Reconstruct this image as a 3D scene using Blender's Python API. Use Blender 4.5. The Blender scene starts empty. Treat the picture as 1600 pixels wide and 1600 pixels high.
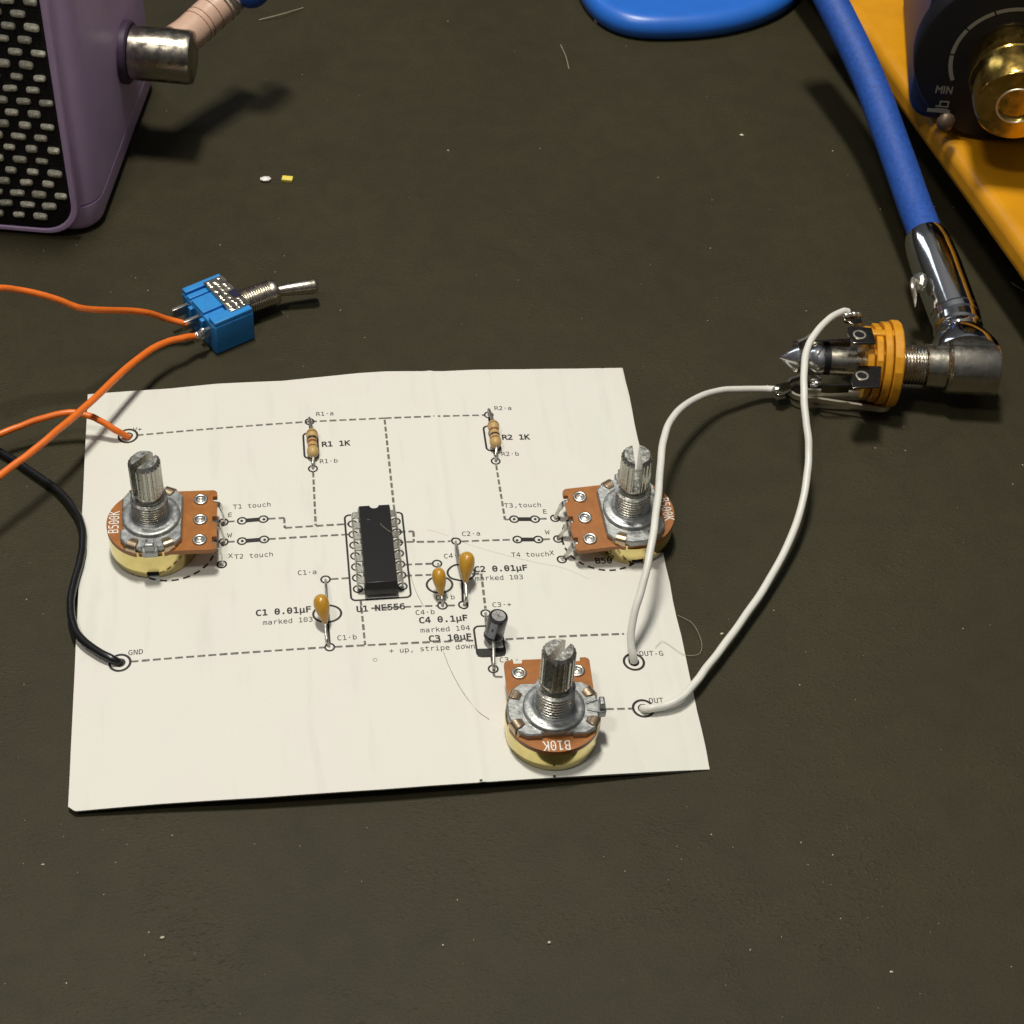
import bpy, math, random
from mathutils import Vector, Matrix
from math import pi, sin, cos, radians
R = random.Random(7)
scene = bpy.context.scene
COL = scene.collection
# ---------------------------------------------------------------- units: 1 unit = 1 mm, z = 0 is the middle of the card
scene.unit_settings.system = 'METRIC'
scene.unit_settings.scale_length = 0.001
# ---------------------------------------------------------------- camera
FPX = 3000.0
CAM = Vector((-13.678, -223.821, 248.384))
PIT, ROL, YAW = 0.81240, 0.06295, 0.16343
fw = Vector((sin(YAW)*cos(PIT), cos(YAW)*cos(PIT), -sin(PIT)))
r0 = Vector((cos(YAW), -sin(YAW), 0)); u0 = r0.cross(fw)
rt = cos(ROL)*r0 + sin(ROL)*u0
up = -sin(ROL)*r0 + cos(ROL)*u0
cd = bpy.data.cameras.new('camera'); cam = bpy.data.objects.new('camera', cd); COL.objects.link(cam)
cam.matrix_world = Matrix(((rt.x, up.x, -fw.x, CAM.x), (rt.y, up.y, -fw.y, CAM.y), (rt.z, up.z, -fw.z, CAM.z), (0, 0, 0, 1)))
cd.sensor_width = 36; cd.lens = 36*FPX/1600; cd.clip_start = 5; cd.clip_end = 6000
cd.dof.use_dof = True; cd.dof.focus_distance = 328; cd.dof.aperture_fstop = 0.1
scene.camera = cam
# ---------------------------------------------------------------- dim room and two lamps
world = bpy.data.worlds.new('World'); scene.world = world; world.use_nodes = True
nt = world.node_tree; nt.nodes.clear()
wo = nt.nodes.new('ShaderNodeOutputWorld'); bg = nt.nodes.new('ShaderNodeBackground')
tc = nt.nodes.new('ShaderNodeTexCoord'); sep = nt.nodes.new('ShaderNodeSeparateXYZ'); rp = nt.nodes.new('ShaderNodeValToRGB')
nt.links.new(tc.outputs['Generated'], sep.inputs[0]); nt.links.new(sep.outputs['Z'], rp.inputs[0])
rp.color_ramp.elements[0].position = 0.0; rp.color_ramp.elements[0].color = (0.016, 0.014, 0.012, 1)
rp.color_ramp.elements[1].position = 1.0; rp.color_ramp.elements[1].color = (0.33, 0.325, 0.31, 1)
for q_, c_ in ((0.28, (0.050, 0.047, 0.047, 1)), (0.66, (0.075, 0.077, 0.085, 1)), (0.84, (0.20, 0.20, 0.21, 1))):
    e_ = rp.color_ramp.elements.new(q_); e_.color = c_
nt.links.new(rp.outputs[0], bg.inputs[0]); bg.inputs[1].default_value = 1.0
nt.links.new(bg.outputs[0], wo.inputs[0])
def lamp(name, pos, target, power, size, color, size_y=None):
    ld = bpy.data.lights.new(name, 'AREA'); ld.shape = 'RECTANGLE' if size_y else 'DISK'; ld.size = size
    if size_y: ld.size_y = size_y
    ld.energy = power; ld.color = color
    o = bpy.data.objects.new(name, ld); COL.objects.link(o); o.location = pos
    o.rotation_euler = (Vector(target)-Vector(pos)).to_track_quat('-Z', 'Y').to_euler()
lamp('ceiling_lamp', (-30, 125, 780), (20, 15, 0), 5.35e6, 52, (1.0, 0.945, 0.85), 130)
lamp('window_lamp', (-370, 700, 500), (110, 60, 0), 4.6e5, 130, (0.82, 0.91, 1.0), 430)
lamp('room_lamp', (20-300, 10-260, 900), (20, 20, 0), 1.75e6, 110, (1.0, 0.94, 0.84))
scene.view_settings.view_transform = 'Standard'; scene.view_settings.look = 'None'
scene.view_settings.exposure = 0.0; scene.view_settings.gamma = 1.0
try: scene.cycles.max_bounces = 8
except Exception: pass

# ---------------------------------------------------------------- the card's height and points on it
ZT = -2.6                                   # table top
def hh(x):
    a = max(0, -x-5)/40; b = max(0, x-5)/40
    return -0.057*a - 1.025*a*a - 0.455*b - 1.475*b*b
def hp(x, y=0):                             # card surface incl. the fold line
    return hh(x) + 0.16*math.exp(-((x-13.2)/0.55)**2) - 0.05*math.exp(-((x-47.0)/0.4)**2)
def at(px, py, z):
    d = fw*FPX + rt*(px-800) + up*(800-py)
    return CAM + d*((z-CAM.z)/d.z)
def atp(px, py):
    z = 0.0
    for _ in range(12):
        p = at(px, py, z); z = hh(p.x)
    return p
def cg(px, py, ox, oy, s): return (ox+px/s, oy+py/s)

# ---------------------------------------------------------------- materials
MATS = {}
def mat(name, col, rough=0.5, metal=0.0, bump=0.0, bscale=1.0, var=0.0, vscale=0.5, coat=0.0, sss=0.0, spec=0.5, rvar=0.0, aniso=0.0, detail=4.0):
    m = bpy.data.materials.new(name); m.use_nodes = True; t = m.node_tree; b = t.nodes['Principled BSDF']
    b.inputs['Base Color'].default_value = (*col, 1); b.inputs['Roughness'].default_value = rough
    b.inputs['Metallic'].default_value = metal; b.inputs['Specular IOR Level'].default_value = spec
    if coat: b.inputs['Coat Weight'].default_value = coat; b.inputs['Coat Roughness'].default_value = 0.15
    if sss:
        b.inputs['Subsurface Weight'].default_value = sss; b.inputs['Subsurface Scale'].default_value = 0.6
    if aniso: b.inputs['Anisotropic'].default_value = aniso
    tx = t.nodes.new('ShaderNodeTexCoord')
    if var or rvar:
        n = t.nodes.new('ShaderNodeTexNoise'); n.inputs['Scale'].default_value = vscale; n.inputs['Detail'].default_value = 6
        t.links.new(tx.outputs['Object'], n.inputs['Vector'])
    if var:
        mr = t.nodes.new('ShaderNodeMapRange'); mr.inputs[1].default_value = 0.3; mr.inputs[2].default_value = 0.7
        mr.inputs[3].default_value = 1-var; mr.inputs[4].default_value = 1+var
        t.links.new(n.outputs[0], mr.inputs[0])
        vm = t.nodes.new('ShaderNodeVectorMath'); vm.operation = 'SCALE'; vm.inputs[0].default_value = col
        t.links.new(mr.outputs[0], vm.inputs['Scale']); t.links.new(vm.outputs[0], b.inputs['Base Color'])
    if rvar:
        m2 = t.nodes.new('ShaderNodeMapRange'); m2.inputs[1].default_value = 0.3; m2.inputs[2].default_value = 0.7
        m2.inputs[3].default_value = max(0.02, rough-rvar); m2.inputs[4].default_value = min(1, rough+rvar)
        t.links.new(n.outputs[0], m2.inputs[0]); t.links.new(m2.outputs[0], b.inputs['Roughness'])
    if bump:
        n2 = t.nodes.new('ShaderNodeTexNoise'); n2.inputs['Scale'].default_value = bscale; n2.inputs['Detail'].default_value = detail
        t.links.new(tx.outputs['Object'], n2.inputs['Vector'])
        bp = t.nodes.new('ShaderNodeBump'); bp.inputs['Strength'].default_value = 1.0; bp.inputs['Distance'].default_value = bump
        t.links.new(n2.outputs[0], bp.inputs['Height']); t.links.new(bp.outputs[0], b.inputs['Normal'])
    MATS[name] = m
    return m
M_ink = mat('black_toner', (0.014, 0.013, 0.012), 0.5, var=0.5, vscale=3)
M_gry = mat('grey_toner', (0.135, 0.13, 0.11), 0.6, var=0.45, vscale=2.2)
M_side = mat('paper_edge', (0.62, 0.60, 0.52), 0.9)
M_zinc = mat('die_cast_zinc', (0.36, 0.375, 0.37), 0.42, 0.75, bump=0.05, bscale=1.6, var=0.16, vscale=0.9, rvar=0.1)
M_shaft = mat('aluminium_shaft', (0.46, 0.46, 0.42), 0.30, 0.9, bump=0.04, bscale=2.5, var=0.18, vscale=1.2, rvar=0.1)
M_brass = mat('yellow_passivated_steel', (0.72, 0.61, 0.26), 0.13, 1.0, bump=0.02, bscale=0.4, var=0.14, vscale=0.35, rvar=0.06)
M_phen = mat('phenolic_board', (0.33, 0.118, 0.020), 0.38, bump=0.02, bscale=3, var=0.14, vscale=0.7)
M_tin = mat('tinned_metal', (0.60, 0.59, 0.54), 0.30, 0.95, bump=0.03, bscale=1.8, var=0.15, vscale=1.5)
M_lead = mat('component_lead', (0.48, 0.47, 0.43), 0.32, 0.9, bump=0.02, bscale=3)
M_tab = mat('copper_tinted_tab', (0.52, 0.40, 0.27), 0.28, 0.9, bump=0.04, bscale=1.4)
M_white = mat('white_print', (0.80, 0.79, 0.74), 0.6)
M_chip = mat('black_epoxy', (0.006, 0.006, 0.007), 0.34, bump=0.002, bscale=5)
M_pin = mat('tinned_chip_pin', (0.55, 0.53, 0.45), 0.33, 0.8, bump=0.03, bscale=2, var=0.2, vscale=1.5)
M_cer = mat('mustard_ceramic_coat', (0.52, 0.275, 0.028), 0.30, bump=0.02, bscale=0.9, var=0.08, vscale=0.6, coat=0.4)
M_res = mat('tan_resistor_coat', (0.50, 0.34, 0.13), 0.42, bump=0.01, bscale=3)
M_gold = mat('gold_band', (0.36, 0.22, 0.06), 0.4, 0.3)
M_brown = mat('brown_band', (0.22, 0.08, 0.025), 0.45)
M_red = mat('red_band', (0.24, 0.07, 0.025), 0.45)
M_blk = mat('black_band', (0.035, 0.02, 0.014), 0.45)
M_sleeve = mat('black_capacitor_sleeve', (0.018, 0.018, 0.022), 0.25, coat=0.3, bump=0.03, bscale=1.0)
M_stripe = mat('grey_capacitor_stripe', (0.26, 0.28, 0.34), 0.35)
M_can = mat('aluminium_can_top', (0.42, 0.42, 0.41), 0.5, 0.7, bump=0.012, bscale=2)
M_org = mat('orange_insulation', (0.78, 0.17, 0.018), 0.36, bump=0.02, bscale=1.4, var=0.08, vscale=0.4, sss=0.05)
M_wht = mat('white_insulation', (0.72, 0.72, 0.66), 0.40, bump=0.02, bscale=1.3, var=0.04, vscale=0.4, sss=0.05)
M_bins = mat('black_insulation', (0.010, 0.010, 0.012), 0.28, bump=0.01, bscale=1.5)
M_tblue = mat('sky_blue_plastic', (0.025, 0.24, 0.62), 0.42, bump=0.02, bscale=2, var=0.06, vscale=0.5, sss=0.03)
M_nick = mat('nickel_plate', (0.60, 0.56, 0.46), 0.26, 1.0, bump=0.03, bscale=1.2, rvar=0.08, vscale=0.8)
M_chrome = mat('polished_chrome', (0.72, 0.72, 0.71), 0.10, 1.0, bump=0.02, bscale=0.25)
M_dchr = mat('dark_spring_steel', (0.24, 0.22, 0.18), 0.14, 1.0, bump=0.03, bscale=0.6)
M_leaf = mat('bright_spring_leaf', (0.78, 0.74, 0.62), 0.42, 1.0, bump=0.02, bscale=0.8)
M_amber = mat('amber_washer_plastic', (0.66, 0.30, 0.016), 0.36, bump=0.06, bscale=0.9, var=0.14, vscale=0.5, sss=0.12)
M_cable = mat('blue_cable_jacket', (0.014, 0.075, 0.36), 0.6, bump=0.05, bscale=2.2, var=0.22, vscale=1.2)
M_purp = mat('lilac_plastic', (0.64, 0.46, 0.74), 0.42, bump=0.012, bscale=1.5, var=0.05, vscale=0.15)
M_gril = mat('black_grille_cloth', (0.008, 0.008, 0.009), 0.35, bump=0.08, bscale=0.9)
M_weave = mat('pale_weave_thread', (0.60, 0.58, 0.47), 0.28, bump=0.35, bscale=1.6, var=0.35, vscale=1.4)
def vary_per_object(m, lo, hi):
    t = m.node_tree; b = t.nodes['Principled BSDF']; src = b.inputs['Base Color'].links[0].from_socket
    oi = t.nodes.new('ShaderNodeObjectInfo'); mr = t.nodes.new('ShaderNodeMapRange'); mr.inputs[3].default_value = lo; mr.inputs[4].default_value = hi
    vs = t.nodes.new('ShaderNodeVectorMath'); vs.operation = 'SCALE'
    t.links.new(oi.outputs['Random'], mr.inputs[0]); t.links.new(src, vs.inputs[0]); t.links.new(mr.outputs[0], vs.inputs['Scale']); t.links.new(vs.outputs[0], b.inputs['Base Color'])
vary_per_object(M_weave, 0.8, 1.45)
M_oldm = mat('worn_steel_plug', (0.42, 0.39, 0.32), 0.26, 1.0, bump=0.06, bscale=0.5, rvar=0.12, vscale=0.5)
M_pink = mat('pinkish_shrink_tube', (0.58, 0.39, 0.29), 0.33, bump=0.08, bscale=0.6, coat=0.3)
M_bdisc = mat('glossy_blue_plastic', (0.022, 0.15, 0.62), 0.34, bump=0.01, bscale=2, var=0.05, vscale=0.2)
M_yel = mat('yellow_painted_case', (0.62, 0.275, 0.007), 0.36, bump=0.02, bscale=0.7, var=0.10, vscale=0.12)
M_navy = mat('navy_painted_case', (0.008, 0.020, 0.07), 0.45, bump=0.02, bscale=1)
M_blackp = mat('black_plastic', (0.007, 0.007, 0.009), 0.5, spec=0.3, bump=0.02, bscale=1.5)
M_tipc = mat('chromed_tip', (0.86, 0.86, 0.85), 0.22, 1.0)
M_knob = mat('brass_knob', (0.56, 0.37, 0.09), 0.20, 1.0, bump=0.015, bscale=0.6, rvar=0.08, vscale=0.6)
M_grp = mat('grey_dial_print', (0.24, 0.245, 0.215), 0.5)
M_hair = mat('pale_hair', (0.42, 0.38, 0.27), 0.5)
M_dust = mat('pale_dust', (0.62, 0.58, 0.45), 0.8)
M_ledw = mat('white_chip_resin', (0.75, 0.75, 0.72), 0.35)
M_ledy = mat('yellow_chip_resin', (0.80, 0.66, 0.12), 0.35)
M_hole = mat('painted_hole_shade', (0.03, 0.027, 0.022), 0.8)  # dark colour for the shade inside the pierced holes

def weave_relief(m):
    t = m.node_tree; b = t.nodes['Principled BSDF']; tx = t.nodes.new('ShaderNodeTexCoord')
    w1 = t.nodes.new('ShaderNodeTexWave'); w1.bands_direction = 'Z'; w1.inputs['Scale'].default_value = 0.36; w1.inputs['Distortion'].default_value = 1.2
    w2 = t.nodes.new('ShaderNodeTexWave'); w2.bands_direction = 'X'; w2.inputs['Scale'].default_value = 0.30; w2.inputs['Distortion'].default_value = 1.2
    for w in (w1, w2): t.links.new(tx.outputs['Object'], w.inputs['Vector'])
    mx = t.nodes.new('ShaderNodeMath'); mx.operation = 'MAXIMUM'; t.links.new(w1.outputs['Fac'], mx.inputs[0]); t.links.new(w2.outputs['Fac'], mx.inputs[1])
    bp = t.nodes.new('ShaderNodeBump'); bp.inputs['Distance'].default_value = 0.10; t.links.new(mx.outputs[0], bp.inputs['Height']); t.links.new(bp.outputs[0], b.inputs['Normal'])
    b.inputs['Roughness'].default_value = 0.45; b.inputs['Specular IOR Level'].default_value = 0.3
weave_relief(M_gril)

def table_material():
    m = bpy.data.materials.new('olive_leathery_worktop'); m.use_nodes = True; t = m.node_tree; b = t.nodes['Principled BSDF']
    L = t.links.new; tx = t.nodes.new('ShaderNodeTexCoord')
    def noise(s, d=5, dist=0.0, rough=0.55):
        n = t.nodes.new('ShaderNodeTexNoise'); n.inputs['Scale'].default_value = s; n.inputs['Detail'].default_value = d
        n.inputs['Distortion'].default_value = dist; n.inputs['Roughness'].default_value = rough; L(tx.outputs['Object'], n.inputs['Vector']); return n
    big = noise(0.018, 4); mid = noise(0.16, 6, 0.6); fine = noise(2.2, 4)
    ra = t.nodes.new('ShaderNodeValToRGB')
    ra.color_ramp.elements[0].position = 0.32; ra.color_ramp.elements[0].color = (0.027, 0.023, 0.0112, 1)
    ra.color_ramp.elements[1].position = 0.68; ra.color_ramp.elements[1].color = (0.0395, 0.035, 0.0158, 1)
    mx = t.nodes.new('ShaderNodeMath'); mx.operation = 'MULTIPLY_ADD'; L(mid.outputs[0], mx.inputs[0]); mx.inputs[1].default_value = 0.45
    mh = t.nodes.new('ShaderNodeMath'); mh.operation = 'MULTIPLY'; L(big.outputs[0], mh.inputs[0]); mh.inputs[1].default_value = 0.55
    L(mh.outputs[0], mx.inputs[2]); L(mx.outputs[0], ra.inputs[0])
    vf = t.nodes.new('ShaderNodeVectorMath'); vf.operation = 'SCALE'; L(ra.outputs[0], vf.inputs[0])
    mf = t.nodes.new('ShaderNodeMapRange'); L(fine.outputs[0], mf.inputs[0]); mf.inputs[1].default_value = 0.25; mf.inputs[2].default_value = 0.75
    mf.inputs[3].default_value = 0.82; mf.inputs[4].default_value = 1.18; L(mf.outputs[0], vf.inputs['Scale'])
    L(vf.outputs[0], b.inputs['Base Color'])
    # crinkles: stretched creased noise whose strength comes and goes over the surface
    mp = t.nodes.new('ShaderNodeMapping'); mp.inputs['Rotation'].default_value = (0, 0, 0.5); mp.inputs['Scale'].default_value = (1, 1.7, 1)
    L(tx.outputs['Object'], mp.inputs['Vector'])
    wr = t.nodes.new('ShaderNodeTexNoise'); wr.noise_type = 'RIDGED_MULTIFRACTAL'; wr.inputs['Scale'].default_value = 0.85; wr.inputs['Detail'].default_value = 4
    wr.inputs['Distortion'].default_value = 0.9; L(mp.outputs[0], wr.inputs['Vector'])
    msk = t.nodes.new('ShaderNodeMapRange'); m0 = noise(0.035, 3, 0.5); L(m0.outputs[0], msk.inputs[0])
    msk.inputs[1].default_value = 0.42; msk.inputs[2].default_value = 0.66; msk.inputs[3].default_value = 0.08; msk.inputs[4].default_value = 1.0
    mm = t.nodes.new('ShaderNodeMath'); mm.operation = 'MULTIPLY'; L(wr.outputs[0], mm.inputs[0]); L(msk.outputs[0], mm.inputs[1])
    ad = t.nodes.new('ShaderNodeMath'); ad.operation = 'MULTIPLY_ADD'; L(fine.outputs[0], ad.inputs[0]); ad.inputs[1].default_value = 0.32; L(mm.outputs[0], ad.inputs[2])
    bp = t.nodes.new('ShaderNodeBump'); bp.inputs['Distance'].default_value = 0.15; bp.inputs['Strength'].default_value = 1.0
    L(ad.outputs[0], bp.inputs['Height']); L(bp.outputs[0], b.inputs['Normal'])
    b.inputs['Roughness'].default_value = 0.6; b.inputs['Specular IOR Level'].default_value = 0.22
    return m
def paper_material():
    m = bpy.data.materials.new('white_card'); m.use_nodes = True; t = m.node_tree; b = t.nodes['Principled BSDF']; L = t.links.new
    tx = t.nodes.new('ShaderNodeTexCoord')
    n = t.nodes.new('ShaderNodeTexNoise'); n.inputs['Scale'].default_value = 0.05; n.inputs['Detail'].default_value = 4; L(tx.outputs['Object'], n.inputs['Vector'])
    ra = t.nodes.new('ShaderNodeValToRGB')
    ra.color_ramp.elements[0].position = 0.35; ra.color_ramp.elements[0].color = (0.70, 0.68, 0.63, 1)
    ra.color_ramp.elements[1].position = 0.65; ra.color_ramp.elements[1].color = (0.69, 0.70, 0.63, 1); L(n.outputs[0], ra.inputs[0])
    # smudged streaks running with the folds
    mp = t.nodes.new('ShaderNodeMapping'); mp.inputs['Scale'].default_value = (0.35, 0.045, 1); L(tx.outputs['Object'], mp.inputs['Vector'])
    s = t.nodes.new('ShaderNodeTexNoise'); s.inputs['Scale'].default_value = 1.0; s.inputs['Detail'].default_value = 5; L(mp.outputs[0], s.inputs['Vector'])
    mr = t.nodes.new('ShaderNodeMapRange'); L(s.outputs[0], mr.inputs[0]); mr.inputs[1].default_value = 0.58; mr.inputs[2].default_value = 0.76
    mr.inputs[3].default_value = 1.0; mr.inputs[4].default_value = 0.93
    f = t.nodes.new('ShaderNodeTexNoise'); f.inputs['Scale'].default_value = 3.0; f.inputs['Detail'].default_value = 5; L(tx.outputs['Object'], f.inputs['Vector'])
    vs = t.nodes.new('ShaderNodeVectorMath'); vs.operation = 'SCALE'; L(ra.outputs[0], vs.inputs[0]); L(mr.outputs[0], vs.inputs['Scale'])
    L(vs.outputs[0], b.inputs['Base Color'])
    w = t.nodes.new('ShaderNodeTexNoise'); w.inputs['Scale'].default_value = 0.06; w.inputs['Detail'].default_value = 2; L(tx.outputs['Object'], w.inputs['Vector'])
    a = t.nodes.new('ShaderNodeMath'); a.operation = 'MULTIPLY_ADD'; L(w.outputs[0], a.inputs[0]); a.inputs[1].default_value = 18.0; L(f.outputs[0], a.inputs[2])
    bp = t.nodes.new('ShaderNodeBump'); bp.inputs['Distance'].default_value = 0.035; L(a.outputs[0], bp.inputs['Height']); L(bp.outputs[0], b.inputs['Normal'])
    b.inputs['Roughness'].default_value = 0.62
    return m
M_table = table_material(); M_paper = paper_material()

# ---------------------------------------------------------------- mesh helpers
class MB:
    """collects vertices and faces in world millimetres, links them as ONE mesh object"""
    def __init__(s): s.v = []; s.f = []
    def add(s, vs, fs):
        k = len(s.v); s.v += [Vector(v) for v in vs]; s.f += [tuple(i+k for i in f) for f in fs]; return s
    def box(s, c, size, X=None, Y=None, Z=None):
        X = X or Vector((1, 0, 0)); Y = Y or Vector((0, 1, 0)); Z = Z or Vector((0, 0, 1)); c = Vector(c)
        a, b, d = [q/2 for q in size]
        vs = [c+X*(i*a)+Y*(j*b)+Z*(k*d) for k in (-1, 1) for i, j in ((-1, -1), (1, -1), (1, 1), (-1, 1))]
        return s.add(vs, [(3, 2, 1, 0), (4, 5, 6, 7), (0, 1, 5, 4), (1, 2, 6, 5), (2, 3, 7, 6), (3, 0, 4, 7)])
    def lathe(s, o, axis, prof, seg=48, cap=(True, True), e1=None, squash=1.0):
        o = Vector(o); a = Vector(axis).normalized()
        if e1 is None: e1 = a.orthogonal().normalized()
        else: e1 = (Vector(e1)-a*Vector(e1).dot(a)).normalized()
        e2 = a.cross(e1); vs = []; fs = []; n = len(prof)
        for t, r in prof:
            for i in range(seg):
                th = 2*pi*i/seg; vs.append(o+a*t+e1*(r*cos(th))+e2*(r*sin(th)*squash))
        for j in range(n-1):
            for i in range(seg):
                k = (i+1) % seg; fs.append((j*seg+i, j*seg+k, (j+1)*seg+k, (j+1)*seg+i))
        if cap[0]: fs.append(tuple(range(seg))[::-1])
        if cap[1]: fs.append(tuple((n-1)*seg+i for i in range(seg)))
        return s.add(vs, fs)
    def tube(s, pts, r, seg=12, caps=True, flat=None):
        pts = [Vector(p) for p in pts]; n = len(pts)
        rr = r if isinstance(r, (list, tuple)) else [r]*n
        T = [(pts[min(i+1, n-1)]-pts[max(i-1, 0)]).normalized() for i in range(n)]
        N = T[0].orthogonal().normalized(); vs = []; fs = []
        for i in range(n):
            N = (N-T[i]*N.dot(T[i])).normalized(); B = T[i].cross(N)
            for k in range(seg):
                th = 2*pi*k/seg; vs.append(pts[i]+N*(rr[i]*cos(th))+B*(rr[i]*sin(th)))
        for i in range(n-1):
            for k in range(seg):
                q = (k+1) % seg; fs.append((i*seg+k, i*seg+q, (i+1)*seg+q, (i+1)*seg+k))
        if caps: fs.append(tuple(range(seg))[::-1]); fs.append(tuple((n-1)*seg+i for i in range(seg)))
        return s.add(vs, fs)
    def prism(s, poly, z0, z1, X=None, Y=None, Z=None, o=(0, 0, 0), ch=0.0, ctr=(0, 0)):
        """poly (counter-clockwise) extruded along Z; ch chamfers the top rim"""
        X = X or Vector((1, 0, 0)); Y = Y or Vector((0, 1, 0)); Z = Z or Vector((0, 0, 1)); o = Vector(o); n = len(poly)
        rings = [(z0, poly)]
        if ch:
            rings.append((z1-ch, poly))
            cx = sum(p[0] for p in poly)/n; cy = sum(p[1] for p in poly)/n; ip = []
            for i in range(n):
                a = poly[i-1]; b = poly[i]; c = poly[(i+1) % n]
                d1 = Vector((b[0]-a[0], b[1]-a[1])); d2 = Vector((c[0]-b[0], c[1]-b[1]))
                n1 = Vector((-d1.y, d1.x)).normalized() if d1.length else Vector((0, 0)); n2 = Vector((-d2.y, d2.x)).normalized() if d2.length else n1
                m = n1+n2; m = m.normalized()*min(ch*1.6, ch/max(0.4, m.normalized().dot(n1))) if m.length > 1e-6 else n1*ch
                ip.append((b[0]+m.x, b[1]+m.y))
            rings.append((z1, ip))
        else: rings.append((z1, poly))
        vs = [o+X*p[0]+Y*p[1]+Z*z for z, pl in rings for p in pl]; fs = [tuple(range(n))[::-1]]
        for j in range(len(rings)-1):
            for i in range(n):
                k = (i+1) % n; fs.append((j*n+i, j*n+k, (j+1)*n+k, (j+1)*n+i))
        fs.append(tuple((len(rings)-1)*n+i for i in range(n)))
        return s.add(vs, fs)
    def blob(s, c, rx, ry, rz, X=None, Y=None, Z=None, seg=16, rings=10, jit=0.0):
        X = X or Vector((1, 0, 0)); Y = Y or Vector((0, 1, 0)); Z = Z or Vector((0, 0, 1)); c = Vector(c)
        vs = [c-Z*rz]; fs = []
        for j in range(1, rings):
            ph = -pi/2+pi*j/rings
            for i in range(seg):
                th = 2*pi*i/seg; q = 1+jit*(R.random()-0.5)
                vs.append(c+X*(rx*cos(ph)*cos(th)*q)+Y*(ry*cos(ph)*sin(th)*q)+Z*(rz*sin(ph)*q))
        vs.append(c+Z*rz); e = len(vs)-1
        for i in range(seg): fs.append((0, 1+(i+1) % seg, 1+i))
        for j in range(rings-2):
            for i in range(seg):
                k = (i+1) % seg; fs.append((1+j*seg+i, 1+j*seg+k, 1+(j+1)*seg+k, 1+(j+1)*seg+i))
        b = 1+(rings-2)*seg
        for i in range(seg): fs.append((b+i, b+(i+1) % seg, e))
        return s.add(vs, fs)
    def build(s, name, m, parent=None, ang=35, origin=None, bevel=0.0, bseg=2, sub=0):
        """vertices are world (or, with rotated parent, local to it when s.local)"""
        me = bpy.data.meshes.new(name)
        if getattr(s, 'local', False): off = Vector((0, 0, 0))
        elif parent is not None:
            off = Vector(parent.location)
            q = parent.parent
            while q is not None: off = off+Vector(q.location); q = q.parent
        elif origin is not None: off = Vector(origin)
        else:
            n = len(s.v); off = sum(s.v, Vector())/n; off.z = min(v.z for v in s.v)
        me.from_pydata([tuple(v-off) for v in s.v], [], s.f); me.update()
        me.materials.append(m)
        me.shade_smooth(); me.set_sharp_from_angle(angle=radians(ang))
        o = bpy.data.objects.new(name, me); COL.objects.link(o)
        if parent is not None: o.parent = parent
        else: o.location = off
        if bevel:
            b = o.modifiers.new('bevel', 'BEVEL'); b.width = bevel; b.segments = bseg; b.limit_method = 'ANGLE'; b.angle_limit = radians(40)
        if sub:
            b = o.modifiers.new('sub', 'SUBSURF'); b.levels = sub; b.render_levels = sub
        return o
def smooth(pts, per=8):
    P = [Vector(p) for p in pts]; P = [P[0]*2-P[1]]+P+[P[-1]*2-P[-2]]; out = []
    for i in range(1, len(P)-2):
        a, b, c, d = P[i-1:i+3]
        for k in range(per):
            t = k/per; out.append(0.5*((2*b)+(c-a)*t+(2*a-5*b+4*c-d)*t*t+(3*b-a-3*c+d)*t**3))
    out.append(P[-2]); return out
def thing(name, label, cat, loc, group=None, rotz=0.0):
    o = bpy.data.objects.new(name, None); COL.objects.link(o); o.location = loc; o.rotation_euler = (0, 0, rotz)
    o.empty_display_size = 1
    o['label'] = label; o['category'] = cat
    if group: o['group'] = group
    return o
def tag(o, label, cat, group=None):
    o['label'] = label; o['category'] = cat
    if group: o['group'] = group
    return o
def kind(o, k): o['kind'] = k; return o
def rrect(x0, y0, x1, y1, r, n=5):
    P = []
    for cx, cy, a in ((x1-r, y0+r, -pi/2), (x1-r, y1-r, 0), (x0+r, y1-r, pi/2), (x0+r, y0+r, pi)):
        for i in range(n+1):
            t = a+pi/2*i/n; P.append((cx+r*cos(t), cy+r*sin(t)))
    return P
def circ(r, n=40, cx=0, cy=0, a0=0, a1=2*pi): return [(cx+r*cos(a0+(a1-a0)*i/n), cy+r*sin(a0+(a1-a0)*i/n)) for i in range(n)]
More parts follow.
